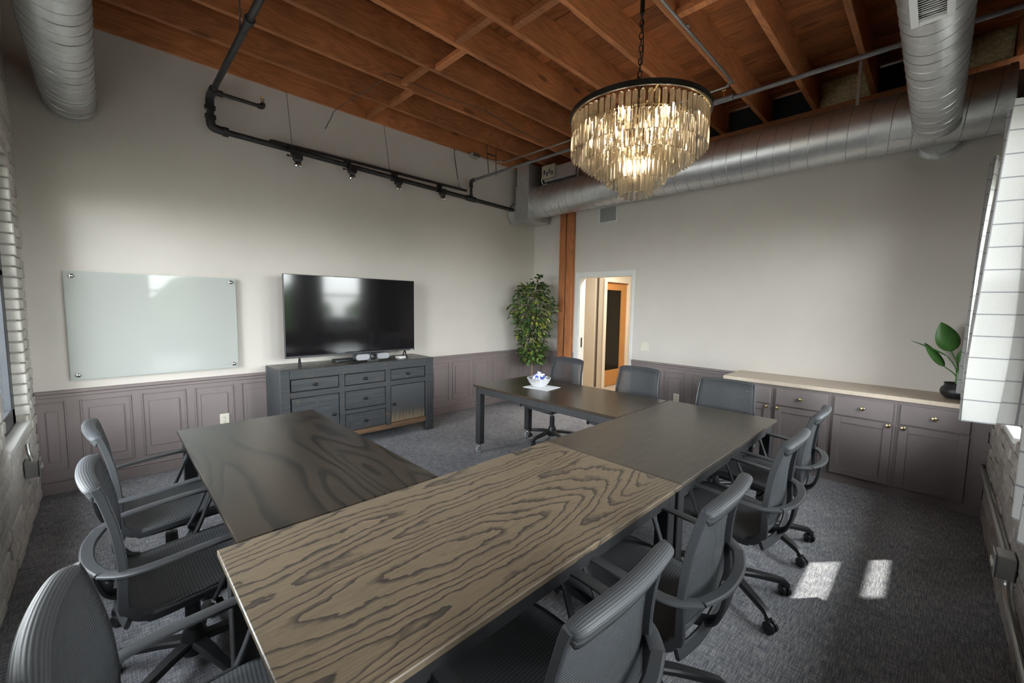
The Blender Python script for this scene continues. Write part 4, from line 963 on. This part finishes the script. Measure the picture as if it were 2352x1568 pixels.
for y in (-4.26, -1.25):
    MB().box(-0.50, -0.475, y - 0.012, y + 0.012, 3.36, 3.735).build('hanger_strap', 'conduit', md_, world=True, smooth=False)
MB().box(-0.575, -0.54, -0.60, -0.57, 3.20, 3.215).cyl((-0.58, -0.6, 3.20), (-0.60, -0.6, 3.20), 0.012, seg=10).build('test_port', 'brass', md_, world=True)
cx_, P2 = duct_tube('cross_duct', 'smaller spiral duct overhead at upper right with a white register', 'x', (-4.768, 3.08), 0.137, -5.6, -0.50, 0.115, (-3.0, -4.768, 2.943))
MB().loft([[P2(-0.53, 2 * PI * j / 40, 0.150) for j in range(40)], [P2(-0.555, 2 * PI * j / 40, 0.142) for j in range(40)]]).build('collar', 'duct', cx_, world=True)
# register on the underside of the cross duct
rc = MB(); ry = (-4.838, -4.690); rx = (-3.25, -2.435); zb = 2.945 - 0.002
for q in ((rx[0], rx[1], ry[0], ry[0] + 0.028), (rx[0], rx[1], ry[1] - 0.028, ry[1]), (rx[0], rx[0] + 0.035, ry[0] + .028, ry[1] - .028), (rx[1] - 0.035, rx[1], ry[0] + .028, ry[1] - .028)):
    rc.box(q[0], q[1], q[2], q[3], zb - 0.012, zb + 0.035, 0.002)
rg = rc.build('register', 'grille', cx_, world=True, smooth=False)
MB().box(rx[0], rx[1], ry[0], ry[1], zb + 0.006, zb + 0.02).build('backing', 'darkgap', rg, world=True, smooth=False)
sl = None; k = 0; xq = rx[1] - 0.045
while xq > rx[0] + 0.04:
    if sl is None:
        sl = MB().box(-0.008, 0.008, ry[0] + .028, ry[1] - .028, -0.0015, 0.0015).build('slat', 'grille', rg, smooth=False); o = sl; base = rg.location
    else: o = inst(sl, rg)
    o.location = (xq - cx_.location.x, -cx_.location.y, zb - cx_.location.z); o.rotation_euler = (0, -0.5, 0); xq -= 0.019
ld_, P3 = duct_tube('left_duct', 'spiral duct overhead at upper left running into the whiteboard wall', 'y', (-5.405, 3.11), 0.150, -4.45, -0.012, 0.118, (-5.405, -2.5, 2.96))
MB().loft([[P3(-0.40, 2 * PI * j / 40, 0.154) for j in range(40)], [P3(-0.36, 2 * PI * j / 40, 0.154) for j in range(40)]]).build('collar', 'duct', ld_, world=True)
wc = thing('wall_collar', 'round metal duct collar where the small duct enters the wall under the big duct', 'duct', (-0.02, -4.79, 3.08))
def ring(r, x): return [(x, -4.79 + r * math.cos(2 * PI * j / 40), 3.08 + r * math.sin(2 * PI * j / 40)) for j in range(40)]
MB().loft([ring(0.145, -0.10), ring(0.145, -0.004)]).build('stub', 'duct', wc, world=True); MB().loft([ring(0.172, -0.012), ring(0.172, -0.002)]).build('flange', 'duct', wc, world=True)
pn = thing('plenum_box', 'square galvanised plenum box at the corner end of the big duct', 'duct', (-0.36, -0.25, 2.87))
MB().box(-0.60, -0.11, -0.405, -0.13, 2.885, 3.40, 0.004).build('lower_box', 'duct', pn, world=True, smooth=False)
MB().box(-0.585, -0.12, -0.395, -0.14, 3.40, 3.722, 0.003).box(-0.604, -0.106, -0.41, -0.125, 3.392, 3.412).build('upper_box', 'duct', pn, world=True, smooth=False)
MB().loft([[(-0.38 + r * math.cos(2 * PI * j / 40), y, 3.05 + r * math.sin(2 * PI * j / 40)) for j in range(40)] for r, y in ((0.22, -0.13), (0.22, -0.02), (0.235, -0.018), (0.235, -0.006))]).build('round_stub', 'duct', pn, world=True) if False else MB().loft([[(-0.47 + r * math.cos(2 * PI * j / 40), y, 3.02 + r * math.sin(2 * PI * j / 40)) for j in range(40)] for r, y in ((0.165, -0.13), (0.165, -0.03), (0.178, -0.03), (0.178, -0.008))]).build('round_stub', 'duct', pn, world=True)
va = thing('air_unit', 'boxy galvanised air unit with control board above the big duct in the corner', 'air unit', (-0.20, -0.75, 3.45))
MB().box(-0.42, 0.10, -1.15, -0.56, 3.44, 3.64, 0.004).build('housing', 'duct', va, world=True, smooth=False)
f_ = MB().box(-0.30, 0.02, -0.56, -0.535, 3.46, 3.66, 0.003).box(-0.48, -0.42, -0.80, -0.56, 3.47, 3.66, 0.004).build('control_box', 'vavface', va, world=True, smooth=False)
for i in range(4): MB().box(-0.486, -0.480, -0.78 + .05 * i, -0.755 + .05 * i, 3.50 + .03 * (i % 2), 3.56 + .03 * (i % 2)).build('control_board', 'candydark', f_, world=True, smooth=False)
MB().tube(smoothpath([(-0.49, -0.58, 3.50), (-0.50, -0.585, 3.44), (-0.46, -0.58, 3.40), (-0.42, -0.62, 3.41)], 6), 0.006, 6).build('cable', 'white', va, world=True)
# ------------------------------------------------------------------ sprinkler pipe
PY = -0.105
sp_ = thing('sprinkler_pipe', 'black iron sprinkler pipe with elbows along the television wall and out under the ceiling', 'pipe', (-2.8, PY, 3.1))
def pipe(nm, a, b, r, m='pipe'): return MB().cyl(a, b, r, seg=14).build(nm, m, sp_, world=True)
LX, LZ, RX, RZ = -4.512, 3.42, -1.47, 3.33
pipe('pipe', (-4.44, PY, 3.146), (-0.56, PY, 3.058), 0.027); pipe('pipe', (LX, PY - .06, LZ), (LX, -5.2, LZ), 0.023)
pipe('pipe', (LX, PY, 3.20), (LX, PY, 3.36), 0.030); pipe('pipe', (RX, PY, 3.09), (RX, PY, 3.30), 0.020); pipe('pipe', (RX, PY - .03, RZ), (RX + 0.03, -5.2, RZ), 0.017, 'greypipe')
pipe('pipe', (LX, -0.25, LZ), (-4.13, -0.25, LZ - 0.004), 0.016)
def elbow(pts, r): MB().tube(smoothpath(pts, 6), r, 14).build('elbow', 'pipe', sp_, world=True)
elbow([(LX, PY, 3.25), (LX, PY, 3.19), (LX + .025, PY, 3.157), (-4.40, PY, 3.146)], 0.037); elbow([(LX, PY, 3.33), (LX, PY, 3.385), (LX, PY - .025, 3.412), (LX, PY - .08, LZ)], 0.034)
elbow([(RX, PY, 3.26), (RX, PY, 3.305), (RX, PY - .02, 3.327), (RX, PY - .07, RZ)], 0.027)
for a, b, r in (((LX, PY, 3.235), (LX, PY, 3.265), 0.044), ((LX, PY, 3.315), (LX, PY, 3.345), 0.044), ((-4.42, PY, 3.146), (-4.38, PY, 3.145), 0.043), ((LX, -0.19, LZ), (LX, -0.31, LZ), 0.034), ((LX, -1.54, LZ), (LX, -1.59, LZ), 0.032), ((LX + .03, -0.25, LZ), (LX + .075, -0.25, LZ), 0.026),
                ((RX - .08, PY, 3.081), (RX + .08, PY, 3.077), 0.036), ((RX, PY, 3.11), (RX, PY, 3.135), 0.029), ((RX, PY, 3.24), (RX, PY, 3.265), 0.030), ((RX, -3.42, RZ), (RX, -3.56, RZ), 0.023)):
    MB().cyl(a, b, r, seg=16).build('coupling', 'pipe' if r != 0.023 else 'greypipe', sp_, world=True)
MB().tube(smoothpath([(-4.16, -0.25, LZ - .004), (-4.13, -0.25, LZ - .004), (-4.12, -0.25, LZ + .012), (-4.12, -0.25, LZ + .03)], 4), 0.023, 12).build('elbow', 'pipe', sp_, world=True)
def head(x, y, z):
    MB().cyl((x, y, z), (x, y, z + 0.015), 0.010, seg=8).tube([(x - .012, y, z + .015), (x - .012, y, z + .045), (x, y, z + .052), (x + .012, y, z + .045), (x + .012, y, z + .015)], 0.003, 6).cyl((x, y, z + .015), (x, y, z + .05), 0.003, seg=6).tube([(x, y, z + .052), (x, y, z + .055)], 0.017, 12).build('sprinkler_head', 'brass', sp_, world=True)
head(-4.12, -0.25, LZ + .03); head(RX, -3.49, RZ + .022)
MB().tube([(RX - .015, -0.50, RZ + .02), (RX - .03, -0.47, 3.735)], 0.005, 6).tube([(RX + .12, -0.50, RZ + .02), (RX + .14, -0.47, 3.735)], 0.005, 6).box(RX - .03, RX + .14, -0.49, -0.475, 3.60, 3.615).build('hanger_rod', 'pipe', sp_, world=True)
MB().tube(smoothpath([(LX, -1.28, LZ + .025), (LX, -1.32, 3.52), (LX - .02, -1.42, 3.66), (LX - .03, -1.47, 3.78)], 5), 0.006, 6).build('hanger_strap', 'pipe', sp_, world=True)
# electrical conduit under the joists
ec = thing('ceiling_conduit', 'bare galvanised conduit bending under the joists and running behind the chandelier', 'conduit', (-0.9, -2.5, 3.70))
MB().tube(smoothpath([(-5.6, -3.385, 3.712), (-3.0, -3.38, 3.712), (-1.10, -3.372, 3.712), (-0.965, -3.355, 3.712), (-0.90, -3.30, 3.712), (-0.885, -3.20, 3.712), (-0.885, -2.0, 3.712), (-0.89, -0.30, 3.712), (-0.95, -0.16, 3.712), (-1.08, -0.115, 3.70), (-1.35, -0.10, 3.70)], 8), 0.0115, 10).build('tube', 'conduit', ec, world=True)
MB().box(-1.46, -1.33, -0.14, -0.05, 3.665, 3.725, 0.005).build('junction_box', 'conduit', ec, world=True, smooth=False)
MB().tube(smoothpath([(-1.46, -0.06, 3.70), (-1.62, -0.05, 3.708), (-1.715, -0.05, 3.70), (-1.735, -0.07, 3.60), (-1.74, -0.12, 3.40), (-1.735, -0.155, 3.26), (-1.66, -0.16, 3.175)], 6), 0.006, 8).build('flexible_cable', 'conduit', ec, world=True)
for x, y in ((-2.0, -3.38), (-0.885, -2.87), (-0.885, -1.91)): MB().box(x - .02, x + .02, y - .02, y + .02, 3.715, 3.727).build('clip', 'steel', ec, world=True, smooth=False)
ew = thing('signal_wire', 'thin grey wire stapled in swags under the ceiling joists', 'wire', (-3.0, -0.6, 3.7))
MB().tube(smoothpath([(-3.45, -0.008, 3.485), (-3.40, -0.04, 3.60), (-3.34, -0.10, 3.715), (-3.26, -0.90, 3.722), (-3.23, -1.004, 3.775), (-3.1, -1.004, 3.80), (-2.6, -1.004, 3.80), (-2.0, -1.004, 3.838), (-1.5, -1.004, 3.79), (-0.95, -1.004, 3.765)], 6), 0.004, 5).build('cable', 'wirem', ew, world=True)
# ------------------------------------------------------------------ track light
tk = thing('track_light', 'black track light with four small spot lamps hung in front of the sprinkler pipe', 'track light', (-3.0, -0.165, 3.14))
TY, TZ = -0.165, 3.142
MB().box(-4.05, -1.60, TY - .018, TY + .018, TZ, TZ + 0.020, 0.003).build('track', 'track', tk, world=True, smooth=False)
MB().box(-4.03, -1.62, TY - .021, TY + .016, TZ + 0.0205, TZ + 0.028).build('top_strip', 'conduit', tk, world=True, smooth=False)
for x in (-3.845, -2.765, -1.722): MB().tube([(x, TY, TZ + .025), (x + .004, -0.026, 3.735)], 0.003, 5).build('suspension_wire', 'wirem', tk, world=True)
for x in (-3.77, -3.20, -2.625, -1.975):
    yc = TY - .004
    h = MB().box(x - 0.115, x - 0.045, yc - .018, yc + .018, TZ - .036, TZ - .0005, 0.003).box(x - .09, x - .055, yc - .012, yc + .012, TZ - .075, TZ - .036).box(x - 0.065, x + 0.015, yc - .042, yc + .042, TZ - .118, TZ - .048, 0.007).cyl((x - .025, yc, TZ - .116), (x - .025, yc, TZ - .136), 0.036, 0.032).tube([(x - .065, yc, TZ - .09), (x - .115, yc, TZ - .09)], 0.007, 8).sphere((x - .118, yc, TZ - .09), 0.013, 8, 6).build('spot_head', 'track', tk, world=True)
    MB().lathe([(0.016, 0.0), (0.034, -0.016), (0.044, -0.040), (0.038, -0.052), (0.005, -0.055)], (x - .025, yc, TZ - .134), 20).build('lamp', 'spotglass', h, world=True)
# ------------------------------------------------------------------ chandelier
HX, HY = -2.89, -3.51
chd = thing('chandelier', 'tiered crystal prism chandelier hanging on a chain over the tables', 'chandelier', (HX, HY, 2.265))
ZB = 2.265
def rr_(r, z, n=64): return [(r * math.cos(2 * PI * j / n), r * math.sin(2 * PI * j / n), z - ZB) for j in range(n)]
MB().loft([rr_(0.416, 2.722), rr_(0.416, 2.752), rr_(0.404, 2.752), rr_(0.404, 2.722)], closed=True).build('ring_band', 'ringblack', chd)
MB().loft([rr_(0.404, 2.735), rr_(0.404, 2.742), rr_(0.385, 2.742), rr_(0.385, 2.735)], closed=True).build('inner_band', 'brass', chd)
fr = MB()
for k in range(4):
    a = PI / 4 + k * PI / 2; fr.tube([(0.40 * math.cos(a), 0.40 * math.sin(a), 2.748 - ZB), (0, 0, 2.748 - ZB)], 0.004, 6)
for r, z in ((0.323, 2.668), (0.247, 2.62), (0.17, 2.555), (0.094, 2.478)):
    fr.tube(rr_(r, z, 40), 0.004, 6, closed=True)
    for k in range(3):
        a = 2 * PI * k / 3 + r * 9; fr.tube([(r * math.cos(a), r * math.sin(a), z - ZB), (r * math.cos(a), r * math.sin(a), 2.742 - ZB)], 0.002, 5)
fr.cyl((0, 0, 2.742 - ZB), (0, 0, 2.79 - ZB), 0.02, seg=12); fr.build('frame', 'brass', chd)
pz = None
for r, zb, zt, n in ((0.395, 2.512, 2.716, 66), (0.323, 2.452, 2.655, 56), (0.247, 2.403, 2.605, 44), (0.170, 2.338, 2.540, 30), (0.094, 2.267, 2.465, 17)):
    for k in range(n):
        a = 2 * PI * (k + random.uniform(-.06, .06)) / n
        if pz is None:
            w_, d_, L_ = 0.0135, 0.010, 0.200; P_ = [(-w_, -0.004), (0, -d_), (w_, -0.004), (w_ * .8, 0.004), (-w_ * .8, 0.004)]; q = MB()
            v0 = [q.b.verts.new((x, y, 0.004 if i != 1 else -0.008)) for i, (x, y) in enumerate(P_)]; v1 = [q.b.verts.new((x, y, L_ - (0.012 if i in (0, 2) else 0))) for i, (x, y) in enumerate(P_)]
            for i in range(5): q.b.faces.new((v0[i], v0[(i + 1) % 5], v1[(i + 1) % 5], v1[i]))
            q.b.faces.new(list(reversed(v0))); q.b.faces.new(v1); pz = q.build('crystal_prism', 'crystal', chd, smooth=False); o = pz
        else: o = inst(pz, chd)
        o.location = (r * math.cos(a), r * math.sin(a), zb - ZB); o.rotation_euler = (0, 0, a + PI / 2 + random.uniform(-.1, .1))
for r, z, n in ((0.30, 2.62, 8), (0.17, 2.585, 5), (0.06, 2.42, 3)):
    for k in range(n):
        a = 2 * PI * (k + .3) / n; x, y = r * math.cos(a), r * math.sin(a)
        so = MB().cyl((x, y, z + 0.055 - ZB), (x, y, z + 0.115 - ZB), 0.010, seg=10).build('lamp_socket', 'brass', chd)
        MB().lathe([(0.006, 0.05), (0.011, 0.030), (0.010, 0.012), (0.003, -0.016)], (x, y, z - ZB + 0.005), 10).build('bulb', 'bulb', so)
lk = None; z = 2.80
k = 0
while z < 3.34:
    if lk is None:
        P_ = [(0.011 * math.cos(t_), 0, 0.022 * math.sin(t_)) for t_ in [2 * PI * i / 14 for i in range(14)]]; lk = MB().tube(P_, 0.0032, 6, closed=True).build('chain_link', 'ringblack', chd); o = lk
    else: o = inst(lk, chd)
    o.location = (0, 0, z - ZB); o.rotation_euler = (0, random.uniform(-.06, .06), (k % 2) * PI / 2 + 0.4); z += 0.037; k += 1
MB().tube(smoothpath([(0.004, 0.004, 2.78 - ZB), (-0.014, 0.008, 2.95 - ZB), (0.012, -0.010, 3.12 - ZB), (0.0, 0.0, 3.33 - ZB)], 6), 0.003, 6).build('cord', 'ringblack', chd)
MB().cyl((0, 0, 3.33 - ZB), (0, 0, 3.97 - ZB), 0.014, seg=10).cyl((0, 0, 3.97 - ZB), (0, 0, 4.004 - ZB), 0.06, seg=20).build('stem', 'ringblack', chd)
# ------------------------------------------------------------------ curtains
def curtain(label, x0, x1, y, zt, zb, folds, amp, flare=0.0, lift=None, ph=0.0, gx=0.0):
    W_ = abs(x1 - x0) * 1.6 + amp * 9
    def f(u, v):
        t = v; x = x0 + (x1 - x0) * u
        xx = x + flare * (1 - t) * (0.5 - u) * 2 + gx * (1 - t)
        a = amp * (0.55 + 0.45 * (1 - t))
        yy = y + a * math.sin(2 * PI * folds * u + ph + 0.6 * math.sin(3 * t)) + 0.5 * a * math.sin(2 * PI * folds * 2.6 * u + 1 + 1.5 * t)
        z = zb + (zt - zb) * t + (lift(u, t) if lift else 0)
        return (xx, yy, z)
    return MB().grid(f, 70, 40, uv=lambda u, v: (u * W_, v * (zt - zb)))
def curt(label, *a, **k):
    t = thing('curtain', label, 'curtain', (a[1] / 2 + a[0] / 2 if False else (a[0] + a[1]) / 2, a[2], a[4]), group='windowpane check curtains on the right')
    m_ = curtain(label, *a, **k); m_.build('cloth', 'curtain', t, world=True, angle=180); return t
curt('white check curtain panel hanging farthest away, beside the potted plant', -0.84, -0.55, -5.115, 2.66, 0.955, 1.8, 0.060, lift=lambda u, t: -0.05 * (u > 0.9) * (t > 0.97), ph=0.4)
curt('white check curtain panel at the right edge reaching above the outlet box', -2.29, -1.99, -5.108, 2.545, 1.04, 2.0, 0.078, ph=1.2)
curt('white check curtain panel hanging lowest, at the right edge beside the outlet box', -3.80, -3.28, -5.125, 2.64, 0.95, 2.2, 0.035, ph=0.9)
def rod(label, x0, x1, y, z):
    t = thing('curtain_rod', label, 'curtain rod', ((x0 + x1) / 2, y, z))
    MB().cyl((x0, y, z), (x1, y, z), 0.011, seg=12).build('rod', 'ringblack', t, world=True)
    for x in (x0, x1): MB().sphere((x, y, z), 0.036, 12, 8).build('finial', 'finial', t, world=True)
    for x in (x0 + 0.06, x1 - 0.06): MB().box(x - .006, x + .006, YF + 0.004, y, z - 0.006, z + 0.006).box(x - 0.015, x + 0.015, YF + .004, YF + 0.012, z - 0.03, z + 0.03).build('bracket', 'ringblack', t, world=True, smooth=False)
rod('dark curtain rod with bronze finial over the far window', -2.36, -0.50, -5.150, 2.625)
rod('dark curtain rod over the window nearer the camera', -4.9, -3.2, -5.165, 2.625)
# ------------------------------------------------------------------ outside, seen only in reflections and as light
st('ground', MB().box(-40, 40, -45, -5.65, -0.5, -0.35).box(-45, -6.15, -5.65, 20, -0.5, -0.35), 'concrete', smooth=False)
sblk = thing('added_sun_blocker', 'added unseen slats outside the windows that cut the sunlight into two patches', 'sun_blocker', (-2, -6.5, 3.0))  # unseen slats and panels added to shape the sun patches on the carpet
for z0, z1, y in ((3.02, 3.78, -6.5), (4.04, 4.26, -6.5), (4.70, 5.6, -6.5)): MB().box(-9, 4, y - 0.02, y + 0.02, z0, z1).build('slat', 'sun_blocker', sblk, world=True, smooth=False)
MB().box(-9, -0.25, -6.515, -6.475, 3.79, 4.69).box(0.31, 4, -6.515, -6.475, 3.79, 4.69).build('panel', 'sun_blocker', sblk, world=True, smooth=False)
for x in (-8.5, 3.5): MB().box(x - .05, x + .05, -6.56, -6.46, -0.35, 5.7).build('post', 'sun_blocker', sblk, world=True, smooth=False)
hp = None
for k, (x, y, s) in enumerate([(-16 + 3.3 * i + random.uniform(-.3, .3), -15 + random.uniform(-.5, .5), random.uniform(1.0, 1.2)) for i in range(10)]):
    if hp is None:
        mb = MB().sphere((0, 0, 1.0), 1.25, 20, 14, (1.0, .8, 1.1))
        for v in mb.b.verts: v.co += Vector((random.uniform(-.12, .12), random.uniform(-.12, .12), random.uniform(-.12, .12)))
        hp = mb.build('hedge_shrub', 'hedge'); o = hp
    else: o = inst(hp)
    o.location = (x, y, -0.45); o.scale = (s, s, s); tag(o, 'green hedge shrub outside, seen only in reflections', 'shrub', 'hedge shrubs outside the windows')
car = thing('car', 'grey parked car outside, reflected in the television', 'car', (0.6, -10.5, -0.35))
MB().box(-2.1, 2.1, -0.85, 0.85, 0.28, 0.85, 0.14, 3).build('body', 'carpaint', car)
MB().hexa([(-1.3, -.78, .82), (1.35, -.78, .82), (1.35, .78, .82), (-1.3, .78, .82), (-0.7, -.62, 1.42), (0.9, -.62, 1.42), (0.9, .62, 1.42), (-0.7, .62, 1.42)]).build('cabin', 'screen', car)
MB().box(-0.72, 0.92, -.63, .63, 1.40, 1.45, 0.02).build('roof', 'carpaint', car)
for x in (-1.35, 1.35):
    for y in (-0.8, 0.8): MB().cyl((x, y - .1, 0.33), (x, y + .1, 0.33), 0.33, seg=24).build('wheel', 'rubber', car)
MB().box(-2.13, -2.08, 0.45, 0.78, 0.6, 0.75).box(-2.13, -2.08, -0.78, -0.45, 0.6, 0.75).build('tail_light', 'carred', car)
